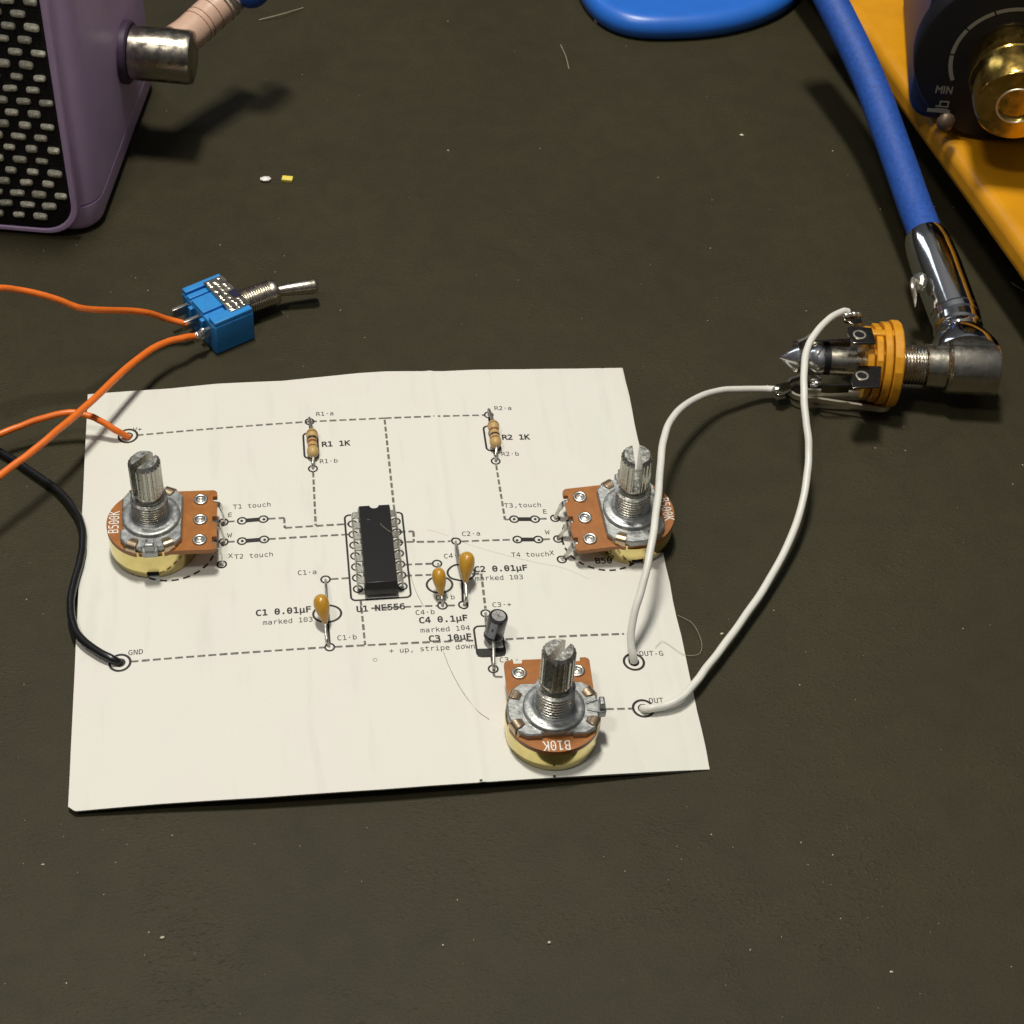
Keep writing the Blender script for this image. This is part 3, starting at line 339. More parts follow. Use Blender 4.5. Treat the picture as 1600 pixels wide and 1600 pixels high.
GLY_B=[('.', '148,-22 148,128 280,128 280,-22', '0,2,1 0,3,2'), ('0', '165,212 151,234 146,261 151,287 165,310 187,325 214,331 241,325 263,310 278,288 284,261 278,234 263,212 241,197 214,192 187,197 268,411 244,441 215,451 185,441 161,411 145,350 139,259 145,169 161,108 185,78 215,69 244,78 268,109 284,169 290,259 284,350 70,473 130,532 214,552 298,532 359,473 394,381 405,259 394,138 359,46 298,-13 214,-33 130,-13 70,46 35,138 24,259 35,381', '33,35,34 33,36,35 32,36,33 32,18,36 18,17,36 17,37,36 47,19,32 19,18,32 47,20,19 16,37,17 47,21,20 31,37,16 31,38,37 46,21,47 46,22,21 30,38,31 5,7,6 5,8,7 4,8,5 4,9,8 3,9,4 3,10,9 2,10,3 1,10,2 1,11,10 46,23,22 29,38,30 45,23,46 29,39,38 1,12,11 0,12,1 0,13,12 15,13,0 15,14,13 45,24,23 28,39,29 44,24,45 28,40,39 27,40,28 44,25,24 26,40,27 44,26,25 44,40,26 43,40,44 43,41,40 42,41,43'), ('1', '72,-22 72,81 181,81 181,429 64,403 64,512 200,542 295,542 295,81 403,81 403,-22', '5,7,6 5,3,7 3,8,7 4,3,5 2,8,3 0,2,1 0,8,2 0,9,8 0,10,9'), ('2', '259,164 212,114 181,81 391,81 391,-22 31,-22 31,68 98,139 151,195 192,240 217,268 245,305 261,333 269,355 271,377 266,408 252,429 230,443 197,448 169,445 138,438 104,424 35,387 35,509 85,530 122,542 159,549 197,551 272,540 334,506 374,451 387,383 383,344 370,306 348,268 316,228 292,200', '26,28,27 25,28,26 24,28,25 24,29,28 23,29,24 22,21,23 21,20,23 20,29,23 20,19,29 19,18,29 18,30,29 18,17,30 17,31,30 16,31,17 15,31,16 14,31,15 14,32,31 13,32,14 12,32,13 12,33,32 11,33,12 11,34,33 10,34,11 9,34,10 9,35,34 8,35,9 8,36,35 8,0,36 7,0,8 7,1,0 6,1,7 6,2,1 6,3,2 6,4,3 5,4,6'), ('3', '357,304 322,275 328,278 327,278 366,244 390,198 398,143 384,70 342,14 277,-21 195,-32 156,-30 117,-25 78,-17 26,-1 26,120 91,90 123,79 155,73 186,71 231,77 260,92 278,116 284,150 278,182 260,205 232,221 190,227 116,227 116,329 190,329 228,333 253,346 267,363 271,387 267,414 254,432 231,443 196,448 168,446 137,442 105,433 41,411 41,524 98,538 135,545 167,550 198,551 272,541 333,508 373,456 386,390 379,343', '46,48,47 45,48,46 44,48,45 44,49,48 43,49,44 42,41,43 41,49,43 41,40,49 40,39,49 39,38,49 38,50,49 38,37,50 37,51,50 36,51,37 35,51,36 34,51,35 34,52,51 33,52,34 32,52,33 31,52,32 31,0,52 30,0,31 28,30,29 28,0,30 28,1,0 4,2,3 1,4,2 28,4,1 28,27,4 27,26,4 26,5,4 25,5,26 24,5,25 24,6,5 23,6,24 22,6,23 22,7,6 14,16,15 21,7,22 20,7,21 14,17,16 14,18,17 19,7,20 14,19,18 14,7,19 14,8,7 14,9,8 13,9,14 12,9,13 12,10,9 11,10,12'), ('4', '234,203 234,376 131,203 14,197 232,542 348,542 348,203 417,203 417,102 348,102 348,-22 234,-22 234,102 14,102', '3,5,4 3,1,5 1,6,5 3,2,1 0,6,1 3,0,2 3,6,0 3,7,6 3,8,7 13,8,3 12,8,13 11,9,12 9,8,12 11,10,9'), ('5', '50,225 50,542 357,542 357,439 158,439 158,363 145,359 162,363 180,365 198,366 277,353 341,312 381,248 395,167 381,85 338,21 272,-19 188,-32 146,-31 108,-26 73,-19 28,-4 28,118 90,89 120,79 150,73 179,71 224,78 254,96 273,125 279,167 272,208 253,237 222,256 177,262 153,261 128,257 105,249', '0,4,1 4,2,1 4,3,2 0,6,4 6,5,4 8,10,9 7,10,8 6,10,7 0,10,6 0,37,10 37,36,10 36,11,10 36,35,11 35,34,11 34,12,11 33,12,34 32,12,33 32,13,12 31,13,32 30,13,31 29,13,30 29,14,13 28,14,29 21,23,22 27,14,28 21,24,23 27,15,14 21,25,24 26,15,27 21,26,25 21,15,26 21,16,15 20,16,21 19,16,20 19,17,16 18,17,19'), ('6', '300,545 327,538 367,524 367,408 314,435 293,442 270,446 248,448 198,437 164,407 141,352 142,360 114,317 146,344 183,360 226,366 301,353 359,313 394,249 405,167 394,85 357,21 298,-19 221,-32 132,-14 70,42 35,134 24,260 37,381 79,474 149,532 242,551 272,550 272,244 251,260 220,266 189,260 167,242 151,211 145,167 151,122 167,91 189,74 220,67 251,73 272,90 286,120 292,167 286,214', '30,32,31 30,0,32 30,1,0 30,2,1 29,2,30 29,6,2 6,5,2 5,4,2 4,3,2 28,8,29 8,7,29 7,6,29 28,9,8 28,11,9 11,10,9 27,11,28 14,16,15 13,16,14 27,12,11 13,17,16 12,17,13 27,17,12 27,35,17 35,18,17 27,36,35 34,18,35 33,18,34 27,37,36 26,37,27 33,19,18 48,19,33 26,38,37 47,19,48 26,39,38 46,19,47 26,40,39 46,20,19 25,40,26 25,41,40 45,20,46 25,42,41 44,20,45 44,21,20 25,43,42 43,21,44 25,21,43 24,21,25 24,22,21 23,22,24'), ('B', '210,226 150,226 150,80 211,80 258,85 284,97 298,116 303,150 297,186 283,207 256,221 209,440 150,440 150,327 209,327 248,332 269,342 280,359 284,388 280,413 270,427 249,436 36,-22 36,542 213,542 289,533 349,503 388,453 400,389 393,338 372,298 337,270 360,278 343,283 384,249 410,200 418,142 405,71 364,18 298,-12 213,-22', '22,12,23 12,24,23 12,25,24 12,26,25 12,27,26 12,11,27 11,21,27 21,28,27 22,13,12 20,28,21 19,28,20 18,28,19 18,29,28 17,29,18 16,29,17 15,29,16 15,30,29 14,30,15 22,1,13 1,14,13 1,30,14 1,33,30 33,31,30 1,31,33 31,34,33 1,34,31 1,0,34 0,10,34 10,35,34 22,2,1 9,35,10 8,35,9 8,36,35 7,36,8 6,36,7 6,37,36 5,37,6 4,37,5 3,37,4 22,3,2 22,37,3 22,38,37 22,39,38 22,40,39'), ('C', '396,133 396,4 354,-15 324,-24 292,-30 257,-32 160,-13 86,46 41,139 26,259 41,379 86,472 161,532 257,551 292,549 324,543 354,534 396,515 396,386 336,428 310,440 285,448 260,450 209,439 175,407 152,348 144,259 152,171 175,113 209,80 260,69 285,72 311,79 336,91', '12,14,13 12,15,14 12,16,15 12,17,16 11,17,12 11,21,17 21,20,17 20,19,17 19,18,17 10,23,11 23,22,11 22,21,11 10,24,23 10,25,24 9,25,10 9,26,25 8,26,9 8,27,26 8,28,27 7,28,8 33,1,0 7,29,28 32,1,33 7,30,29 31,1,32 30,1,31 7,1,30 6,1,7 6,2,1 5,2,6 5,3,2 5,4,3'), ('E', '47,-22 47,542 399,542 399,439 161,439 161,329 389,329 389,226 161,226 161,81 406,81 406,-22', '0,4,1 4,2,1 4,3,2 0,5,4 0,8,5 8,6,5 8,7,6 0,9,8 0,10,9 0,11,10'), ('F', '59,-22 59,542 409,542 409,439 174,439 174,329 387,329 387,226 174,226 174,-22', '0,4,1 4,2,1 4,3,2 0,5,4 0,8,5 8,6,5 8,7,6 0,9,8'), ('K', '26,-22 26,542 140,542 140,344 329,542 472,542 246,305 468,-22 330,-22 169,225 140,195 140,-22', '0,2,1 0,3,2 3,5,4 3,6,5 0,10,3 10,9,3 9,6,3 9,7,6 8,7,9 0,11,10'), ('N', '26,-22 26,542 152,542 291,204 291,542 403,542 403,-22 277,-22 138,316 138,-22', '0,2,1 0,8,2 8,3,2 3,5,4 3,6,5 0,9,8 7,3,8 7,6,3'), ('R', '360,271 320,239 331,243 301,255 327,235 351,202 378,152 465,-22 340,-22 272,121 248,165 230,186 212,194 186,198 142,198 142,-22 28,-22 28,542 196,542 277,532 341,498 381,443 394,370 386,315 193,440 142,440 142,300 196,300 235,304 257,317 270,337 275,369 270,401 256,422 232,435', '16,25,17 25,18,17 25,19,18 25,20,19 25,21,20 25,24,21 24,34,21 34,22,21 16,26,25 33,22,34 32,22,33 31,22,32 31,23,22 30,23,31 29,23,30 28,23,29 28,0,23 27,0,28 16,14,26 14,27,26 14,3,27 3,0,27 3,1,0 14,1,3 1,4,3 14,4,1 14,5,4 14,13,5 13,12,5 12,6,5 16,15,14 11,6,12 10,6,11 9,6,10 9,7,6 8,7,9'), ('U', '40,80 32,130 29,199 29,542 144,542 144,168 144,136 146,116 148,106 150,100 160,86 173,77 191,71 214,69 238,71 256,77 269,87 279,100 281,105 284,116 285,136 285,167 285,542 400,542 400,199 397,129 389,80 373,44 349,14 320,-6 288,-21 253,-29 214,-32 176,-29 141,-21 109,-6 80,14 56,44', '2,4,3 2,5,4 21,23,22 21,24,23 21,25,24 1,5,2 1,6,5 20,25,21 1,7,6 19,25,20 0,7,1 19,26,25 0,8,7 18,26,19 0,9,8 17,26,18 16,26,17 0,10,9 15,26,16 0,11,10 37,11,0 15,27,26 37,12,11 14,27,15 13,27,14 37,13,12 37,27,13 37,28,27 36,28,37 36,29,28 35,29,36 35,30,29 34,30,35 34,31,30 33,31,34 32,31,33'), ('µ', '148,-171 46,-171 46,412 154,412 154,149 159,110 170,86 188,73 212,68 242,74 261,89 274,118 280,164 280,412 388,412 388,90 389,76 391,71 390,71 388,71 390,72 394,74 434,91 434,-8 408,-21 393,-27 378,-31 362,-32 335,-28 312,-12 297,12 301,-5 309,5 283,-16 252,-28 218,-32 183,-28 152,-16 127,5 148,-25', '1,3,2 1,4,3 12,14,13 12,15,14 11,15,12 1,5,4 10,15,11 1,38,5 38,6,5 21,23,22 10,16,15 9,16,10 38,7,6 9,20,16 20,17,16 8,20,9 20,17,21 17,23,21 38,8,7 8,19,20 19,17,18 8,17,19 8,23,17 38,30,8 30,23,8 38,31,30 29,32,30 32,23,30 33,31,32 29,23,32 1,39,38 37,31,38 37,33,31 29,24,23 28,24,29 37,34,33 36,34,37 28,25,24 1,0,39 28,26,25 27,26,28 36,35,34')]
GR = {k: (v, f) for k, v, f in GLY_R}; GB = {k: (v, f) for k, v, f in GLY_B}
def text_mesh(txt, glyphs, adv, place, hscale=1.0):
    """place(u, v) -> world point for text-local millimetres"""
    b = MB(); sc = adv/0.429
    for i, ch in enumerate(txt):
        if ch == ' ' or ch not in glyphs: continue
        vs, fs = glyphs[ch]
        P = [tuple(map(int, q.split(','))) for q in vs.split()]; F = [tuple(map(int, q.split(','))) for q in fs.split()]
        b.add([place(i*adv+x*0.001*sc, y*0.001*sc*hscale) for x, y in P], F)
    return b
# ================================================================ worktop
g = MB(); g.add([(-900, -700, ZT), (1000, -700, ZT), (1000, 1100, ZT), (-900, 1100, ZT)], [(0, 1, 2, 3)])
kind(g.build('tabletop', M_table, origin=(0, 0, ZT)), 'structure')

# ================================================================ the card with the printed layout
card = thing('paper_template', 'folded white card printed with a circuit layout, parts pushed through it', 'card', (0, 0, ZT))
def interp(L, x):
    if x <= L[0][0]: return L[0][1]
    for (a, b), (c, d) in zip(L, L[1:]):
        if x <= c: return b+(d-b)*(x-a)/(c-a)
    return L[-1][1]
TOP = [(p.x, p.y) for p in (atp(*q) for q in ((138, 616), (163, 614), (266, 607), (340, 599.5), (442, 595), (501, 589), (560, 583), (602, 580.3), (692, 580), (743, 577.7), (813, 577), (903, 576), (968, 574.8)))]
BOT = [(p.x, p.y) for p in (atp(*q) for q in ((122, 1267), (249, 1256), (409, 1246), (600, 1233), (752, 1222.3), (904, 1212.5), (998, 1207.3), (1110, 1202)))]
def sheet(zf, th, inset, name, seed, mt):
    rr = random.Random(seed); nx, ny = 206, 24
    jr = [0.0]*(ny+1); vs = []; fs = []
    for j in range(ny+1): jr[j] = rr.uniform(-0.10, 0.10)
    for lay in (0, 1):
        for j in range(ny+1):
            v = j/ny
            xl = -51.1+inset+jr[j]*0.15; xr = 50.05+(51.05-50.05)*v-inset+jr[j]
            for i in range(nx+1):
                u = i/nx; x = xl+(xr-xl)*u
                yb = interp(BOT, x)+inset; yt = interp(TOP, x)-inset
                if x < -50.0: yb += (-50.0-x)*0.9      # clipped corner
                y = yb+(yt-yb)*v
                vs.append((x, y, zf(x, y)-(th if lay else 0)))
    W = nx+1; K = W*(ny+1)
    for j in range(ny):
        for i in range(nx):
            a = j*W+i; fs.append((a, a+1, a+W+1, a+W)); fs.append((K+a, K+a+W, K+a+W+1, K+a+1))
    for i in range(nx):
        fs.append((i, K+i, K+i+1, i+1)); a = ny*W+i; fs.append((a, a+1, K+a+1, K+a))
    for j in range(ny):
        a = j*W; fs.append((a, a+W, K+a+W, K+a)); a = j*W+nx; fs.append((a, K+a, K+a+W, a+W))
    b = MB(); b.add(vs, fs); return b.build(name, mt, card, ang=50)
def topz(x, y): return hp(x)
def botz(x, y):
    z = hp(x)-0.32-0.25*max(0, (x-20)/30)*max(0, (-y-20)/30)
    return max(z, ZT+0.16)
sheet(topz, 0.16, 0.0, 'top_sheet', 1, M_paper)
sheet(botz, 0.14, 0.12, 'back_sheet', 2, M_side)

INK = 0.035
def lay(x, y, k=1.0): return Vector((x, y, hp(x)+INK*k))
def strip(b, pts, w, closed=False, k=1.0):
    """ribbon of width w along paper points, cut short so it follows the card"""
    P = [Vector((p[0], p[1])) for p in pts]
    if closed: P.append(P[0])
    Q = [P[0]]
    for a, c in zip(P, P[1:]):
        n = max(1, int((c-a).length/0.8))
        for i in range(1, n+1): Q.append(a+(c-a)*i/n)
    n = len(Q); vs = []; fs = []
    for i in range(n):
        if closed: a = Q[i-1] if i else Q[-2]; c = Q[i+1] if i < n-1 else Q[1]
        else: a = Q[max(0, i-1)]; c = Q[min(n-1, i+1)]
        d = (c-a).normalized(); nn = Vector((-d.y, d.x))*(w/2)
        p = Q[i]+nn; q = Q[i]-nn; vs += [lay(p.x, p.y, k), lay(q.x, q.y, k)]
    for i in range(n-1): fs.append((2*i+1, 2*i+3, 2*i+2, 2*i))
    b.add(vs, fs)
def dashes(b, pts, on=1.3, off=0.52, w=0.42, start=0.0):
    P = [Vector((p[0], p[1])) for p in pts]; acc = start
    for a, c in zip(P, P[1:]):
        L = (c-a).length; d = (c-a)/L; t = 0.0
        while t < L:
            e = min(L, t+on)
            if e-t > 0.25: strip(b, [a+d*t, a+d*e], w*R.uniform(0.88, 1.1), k=0.8)
            t = e+off
def pp(*q): return [(v.x, v.y) for v in (atp(*p) for p in q)]
def ring(b, x, y, r, w, n=36): strip(b, circ(r-w/2, n, x, y), w, True)
def disc(b, x, y, r, k=1.2, n=16): b.add([lay(x+r*cos(2*pi*i/n), y+r*sin(2*pi*i/n), k) for i in range(n)], [tuple(range(n))])
# dashed connections
TR = [
 [(213, 680.3), (484, 658.9), (601, 653.5), (757, 648.8)], [(601, 656), (617, 806)], [(489.3, 738), (493.3, 821)],
 [(419, 810.7), (444, 809.3), (445, 825), (546, 818.7)], [(355, 815.3), (371, 814.3)], [(419, 842.5), (547, 835)], [(355, 846.8), (371, 846)],
 [(775.3, 727), (789, 812), (796, 811.6)], [(843, 810.8), (860, 810.3)], [(848, 842.8), (865, 842.4)],
 [(622, 831.5), (646, 830.3), (646.6, 846.5), (622, 847.5)], [(651, 846.8), (704, 846.2)], [(721, 846), (801, 843.3)],
 [(517, 905), (546, 903.2)], [(632, 882.5), (676, 880.8)], [(632, 899.8), (674, 898.2)], [(737, 896.8), (752, 896.5), (758.5, 951)],
 [(563.5, 937), (570.5, 1008)], [(580, 950.7), (683, 946.6)], [(699, 946.3), (717, 946)],
 [(204, 1034), (508, 1011.6)], [(523, 1010.8), (740, 1001)], [(790, 999), (975, 990.5)], [(771, 1052), (773, 1057.5), (796, 1058)], [(930, 1108.5), (989, 1107.3)]]
for L in TR:
    b = MB(); dashes(b, pp(*L)); b.build('dashed_trace', M_gry, card)
# pads
PADS = dict(R1a=(483.7, 658.9), R2a=(763.7, 648.5), R1b=(489, 732.4), R2b=(774.5, 720.6), C1a=(508.7, 905.5), C1b=(515.2, 1011.3),
 T3a=(803.4, 811.3), T3b=(835.8, 811.3), E2=(867.3, 809.9), T4a=(808.6, 843.1), T4b=(841, 843.1), W2=(872, 842.3), X2=(877.8, 874.3),
 T1a=(378.2, 813.9), T1b=(411.5, 811.3), T2a=(378.2, 845.6), T2b=(412.6, 843), E1=(349.2, 816), W1=(349.2, 847), X1=(346.5, 882),
 C2a=(712.7, 846.1), C2b=(723.9, 945.9), C4b=(691.3, 946.3), C4a=(682.9, 880.8), C3p=(758.8, 958.5), C3m=(770.7, 1045.3))
PW = {k: atp(*v) for k, v in PADS.items()}
for k, p in PW.items():
    b = MB(); ring(b, p.x, p.y, 0.92, 0.31); b.build('pad_ring', M_ink, card)
HOLES = [('T3a', 0, 0), ('T3b', .05, 0), ('T4a', -.1, -.2), ('T4b', .12, -.1), ('T1a', -.05, 0), ('T1b', .1, -.05), ('T2a', .05, 0), ('T2b', .1, -.1)]
for k, dx, dy in HOLES:
    b = MB(); disc(b, PW[k].x+dx, PW[k].y+dy, 0.27, 1.4); b.build('needle_hole_shade', M_hole, card)  # flat dark disc painted as the hole's shade, card is not cut
for i in range(7):
    for x in (-3.81, 3.81):
        b = MB(); ring(b, x, 7.62-2.54*i, 0.90, 0.30); b.build('pad_ring', M_ink, card)
BIG = dict(V=(200, 681.3), G=(187.5, 1035.7), OG=(990.5, 1034.3), O=(1005.1, 1107))
BW = {k: atp(*v) for k, v in BIG.items()}
for k, p in BW.items():
    b = MB(); ring(b, p.x, p.y, 1.90, 0.42, 48); ring(b, p.x, p.y, 0.92, 0.32); b.build('wire_pad', M_ink, card)
    b = MB(); disc(b, p.x, p.y, 0.5, 1.1); b.build('wire_hole_shade', M_hole, card)  # painted dark disc in place of a real opening under the wire
# solid outlines
def outl(pts, w, closed=False, m=M_ink, name='printed_outline'):
    b = MB(); strip(b, pts, w, closed); return b.build(name, m, card)
outl(rrect(-5.1, -10.15, 5.08, 9.8, 0.8), 0.36, True)
def bar(a, c, w=0.92):
    a = Vector((PW[a].x, PW[a].y)); c = Vector((PW[c].x, PW[c].y)); d = (c-a).normalized()
    b = MB(); strip(b, [a+d*0.8, c-d*0.8], w); b.build('printed_jumper', M_ink, card)
for q in (('T1a', 'T1b'), ('T2a', 'T2b'), ('T3a', 'T3b'), ('T4a', 'T4b')): bar(*q)
def vline(p, q, w=0.42): outl([p, q], w)
def ell(cx, cy, rx, ry): return [(cx+rx*cos(2*pi*i/44), cy+ry*sin(2*pi*i/44)) for i in range(44)]
for a, c, (ex, ey), rx in (('C1a', 'C1b', (511.3, 959), 2.35), ('C2a', 'C2b', (720.5, 895), 2.35), ('C4a', 'C4b', (686.8, 913.7), 2.2)):
    e = atp(ex, ey); outl(ell(e.x, e.y, rx, 1.85), 0.38, True)
    A = PW[a]; B = PW[c]; vline((A.x, A.y-0.86), (e.x, e.y+1.85)); vline((e.x, e.y-1.85), (B.x, B.y+0.86))
for a, c in (('R1a', 'R1b'), ('R2a', 'R2b')):
    A = PW[a]; B = PW[c]; x = (A.x+B.x)/2; yt = A.y-3.0; yb = B.y+2.75
    outl(rrect(x-1.35, yb, x+1.2, yt, 0.8), 0.37, True); vline((x, A.y-0.86), (x, yt)); vline((x, yb), (x, B.y+0.86))
A = PW['C3p']; B = PW['C3m']; x = (A.x+B.x)/2
yb = atp(768, 1025.5).y; yt = atp(763, 978).y; ym = atp(768, 1013).y
outl(rrect(x-2.35, yb, x+2.35, yt, 0.9)[:], 0.36, True); vline((x, A.y-0.86), (x, yt)); vline((x, yb), (x, B.y+0.86))
b = MB(); strip(b, [(x-2.3, (yb+ym)/2), (x+2.3, (yb+ym)/2)], ym-yb); b.build('printed_stripe', M_ink, card)
def arcd(cx, cy, r, a0, a1, n):
    for i in range(n):
        b = MB()
        t0 = a0+(a1-a0)*i/n; t1 = t0+(a1-a0)/n*0.62
        strip(b, [(cx+r*cos(radians(t0+(t1-t0)*k/4)), cy+r*sin(radians(t0+(t1-t0)*k/4))) for k in range(5)], 0.38)
        b.build('printed_dash', M_ink, card)
arcd(-35.36, 5.0, 7.6, 0, 360, 24); arcd(40.19, 1.9, 7.35, 0, 360, 24)
for q in ((751.5, 1220), (866.5, 1213)):
    p = atp(*q); b = MB(); strip(b, [(p.x-.22, p.y), (p.x+.22, p.y)], 0.4); b.build('printed_mark', M_ink, card)
b = MB(); p = atp(586, 1031); ring(b, p.x, p.y, 0.36, 0.07, 16); b.build('printed_mark', M_gry, card)
# words
RG, BD = 0.85, 1.045
TX = [("R1·a", 0, 493.4, 650.2), ("R1 1K", 1, 502.5, 698.3), ("R1·b", 0, 499, 724.3), ("C1·a", 0, 464.6, 898.9), ("C1 0.01µF", 1, 399.2, 962.6),
 ("marked 103", 0, 410.2, 976.8), ("C1·b", 0, 526.5, 1000.8), ("U1 NE556", 1, 556.7, 956.4), ("C4·a", 0, 693.3, 872.8), ("C2·a", 0, 721.4, 837.8),
 ("C2 0.01µF", 1, 741, 894), ("marked 103", 0, 742.2, 907.5), ("C2·b", 0, 680.5, 937.8), ("C4·b", 0, 648.9, 961), ("C4 0.1µF", 1, 654.5, 974),
 ("marked 104", 0, 656.6, 988.6), ("C3 10µF", 1, 669.8, 1002.8), ("+ up, stripe down", 0, 608, 1020.8), ("C3·+", 0, 769, 948.8), ("C3·-", 0, 780.3, 1035.2),
 ("T3,touch", 0, 788, 793.3), ("E", 0, 848, 802.7), ("W", 0, 852, 835), ("X", 0, 858.7, 867.3), ("T4 touch", 0, 799, 870.5), ("R2·a", 0, 772.2, 640.9),
 ("R2 1K", 1, 784.4, 687.2), ("R2·b", 0, 783, 712.6), ("T1 touch", 0, 363.7, 795.5), ("E", 0, 355.6, 808), ("W", 0, 355, 840), ("X", 0, 356.3, 872.3),
 ("T2 touch", 0, 365.8, 873.7), ("V+", 0, 207.3, 674.6), ("GND", 0, 199.8, 1024), ("OUT-G", 0, 999, 1025), ("OUT", 0, 1014, 1098.6), ("B50", 1, 930, 880.5)]
for s, bd, px, py in TX:
    p = atp(px, py); adv = BD if bd else RG; k = 0
    for wd in s.split(' '):
        u0 = k*adv; k += len(wd)+1
        b = text_mesh(wd, GB if bd else GR, adv, lambda u, v: lay(p.x+u0+u, p.y+v, 1.3), 1.0)
        b.build('printed_text', M_ink, card)
# ================================================================ potentiometers (local frame: shaft along +z, lug board towards +y)
def potentiometer(loc, rotz, tilt, slot, word, label, pads, zb=4.32):
    t = thing('potentiometer', label, 'potentiometer', loc, 'three round potentiometers on the card')
    t.rotation_euler = (tilt[0], tilt[1], radians(rotz))
    dz = zb-4.32
    def lb():
        b = MB(); b.local = True; return b
    # can: open cup with folded rim, a notch at the foot on the -x and +x sides
    b = lb(); Rc = 7.65; n = 144; vs = []; fs = []
    def dang(i, c): return abs(((360*(i+0.5)/n)-c+180) % 360-180)
    near = lambda i: min(dang(i, 0), dang(i, 180))
    notch = lambda i: near(i) < 7.6
    rows = [(0.0, Rc-0.22), (0.25, Rc), (1.6, Rc), (zb-0.02, Rc), (zb+0.25, Rc), (zb+1.15, Rc)]
    for z, r in rows:
        for i in range(n): vs.append((r*cos(2*pi*i/n), r*sin(2*pi*i/n), z))
    inr = len(vs)
    for z, r in rows:
        for i in range(n): vs.append(((r-0.3)*cos(2*pi*i/n), (r-0.3)*sin(2*pi*i/n), z))
    def solid(j, i):
        if not 0 <= j < 5: return False
        if j < 2 and notch(i): return False
        if j == 3: return near(i) < 38
        if j == 4: return 14 < near(i) < 38
        return True
    for j in range(5):
        for i in range(n):
            if not solid(j, i): continue
            k = (i+1) % n; p = (i-1) % n
            A, B, C_, D_ = j*n+i, j*n+k, (j+1)*n+k, (j+1)*n+i
            fs.append((A, B, C_, D_)); fs.append((inr+D_, inr+C_, inr+B, inr+A))
            if not solid(j+1, i): fs.append((D_, C_, inr+C_, inr+D_))
            if j == 0 or not solid(j-1, i): fs.append((B, A, inr+A, inr+B))
            if not solid(j, k): fs.append((B, inr+B, inr+C_, C_))
            if not solid(j, p): fs.append((inr+A, A, D_, inr+D_))
    b.add(vs, fs); can = b.build('metal_can', M_brass, t, ang=50)
    b = lb(); b.lathe((0, 0, 0.1), (0, 0, 1), [(0, Rc-0.62), (zb-0.2, Rc-0.62)], 48); b.build('inner_housing', M_blackp, t)
    # phenolic board: disc with a lug extension; the extension edge has three notches
    P = []; RB = 7.72; a1 = math.acos(7.0/RB)
    for i in range(73):
        th = (pi-a1)+(pi+2*a1)*i/72
        x, y = RB*cos(th), RB*sin(th)
        P.append((max(-7.3, min(7.3, x)), y))
    P += [(7.0, 10.4), (6.75, 10.8), (6.4, 11.0)]
    for c in (4.75, 0, -4.75): P += [(c+0.75, 11.0), (c+0.7, 10.25), (c-0.7, 10.25), (c-0.75, 11.0)]
    P += [(-6.4, 11.0), (-6.75, 10.8), (-7.0, 10.4)]
    b = lb(); b.prism(P, zb, zb+0.93); b.build('lug_board', M_phen, t, ang=30)
    for c in (4.75, 0, -4.75):
        b = lb(); b.lathe((c, 8.2, 5.2+dz), (0, 0, 1), [(0, 1.28), (0.22, 1.28), (0.36, 1.16), (0.40, 0.95), (0.30, 0.72), (0.10, 0.62), (0.12, 0.34), (0.22, 0.02)], 28, cap=(False, True))
        b.build('rivet', M_tin, t, ang=60)
    # zinc front plate with key, boss, threads
    P = [(-4.6, -5.1), (-2.3, -5.1), (-2.3, -4.75), (2.6, -4.75), (2.6, -5.1), (4.7, -5.1), (6.3, -4.1), (7.0, -2.0), (7.05, -1.45), (8.2, -1.3), (8.35, -0.9), (8.35, 0.9), (8.2, 1.3), (7.05, 1.45), (7.0, 2.4), (6.2, 4.2), (4.9, 5.2), (-4.9, 5.2), (-6.2, 4.2), (-7.0, 2.4), (-7.4, 1.2), (-7.4, -1.2), (-7.0, -2.4), (-6.2, -4.2)]
    b = lb(); b.prism(P, 5.27+dz, 6.45+dz, ch=0.2); fp = b.build('front_plate', M_zinc, t, ang=30)
    b = lb(); b.prism([(7.2, -0.85), (8.1, -0.8), (8.1, 0.8), (7.2, 0.85)], 6.4+dz, 8.0+dz, ch=0.2); b.build('locating_key', M_zinc, t, bevel=0.1)
    for s in (-0.42, 0.42):
        b = lb(); b.box((6.2, s*2.2, 6.5+dz), (2.0, 0.35, 0.4), X=Vector((cos(s*.8), sin(s*.8), 0)), Y=Vector((-sin(s*.8), cos(s*.8), 0))); b.build('cast_rib', M_zinc, t, bevel=0.1)
    b = lb(); b.lathe((0, 0, 6.4+dz), (0, 0, 1), [(0, 5.0), (0.55, 4.95), (0.72, 4.75), (0.74, 4.2), (0.78, 3.75), (0.95, 3.4), (1.15, 3.25), (1.3, 2.7)], 64, cap=(False, True)); b.build('collar', M_zinc, t, ang=45)
    pr = [(0, 3.1)]; z = 0.0; top = 12.75-(7.45+dz); pitch = (top-0.3)/7.5
    for i in range(7): pr += [(z+0.08, 2.68), (z+0.18, 2.68), (z+pitch*0.60, 3.14), (z+pitch*0.80, 3.14)]; z += pitch
    pr += [(z+0.1, 2.6), (top-0.05, 2.7), (top, 2.3)]
    b = lb(); b.lathe((0, 0, 7.45+dz), (0, 0, 1), pr, 56, cap=(False, True)); b.build('threaded_bushing', M_shaft, t, ang=28)
    # knurled split shaft
    b = lb(); b.lathe((0, 0, 12.6), (0, 0, 1), [(0, 2.25), (0.7, 2.25), (0.95, 2.55), (1.4, 2.58)], 48, cap=(False, True))
    a = radians(slot); X = Vector((cos(a), sin(a), 0)); Y = Vector((-sin(a), cos(a), 0)); hw = 0.62
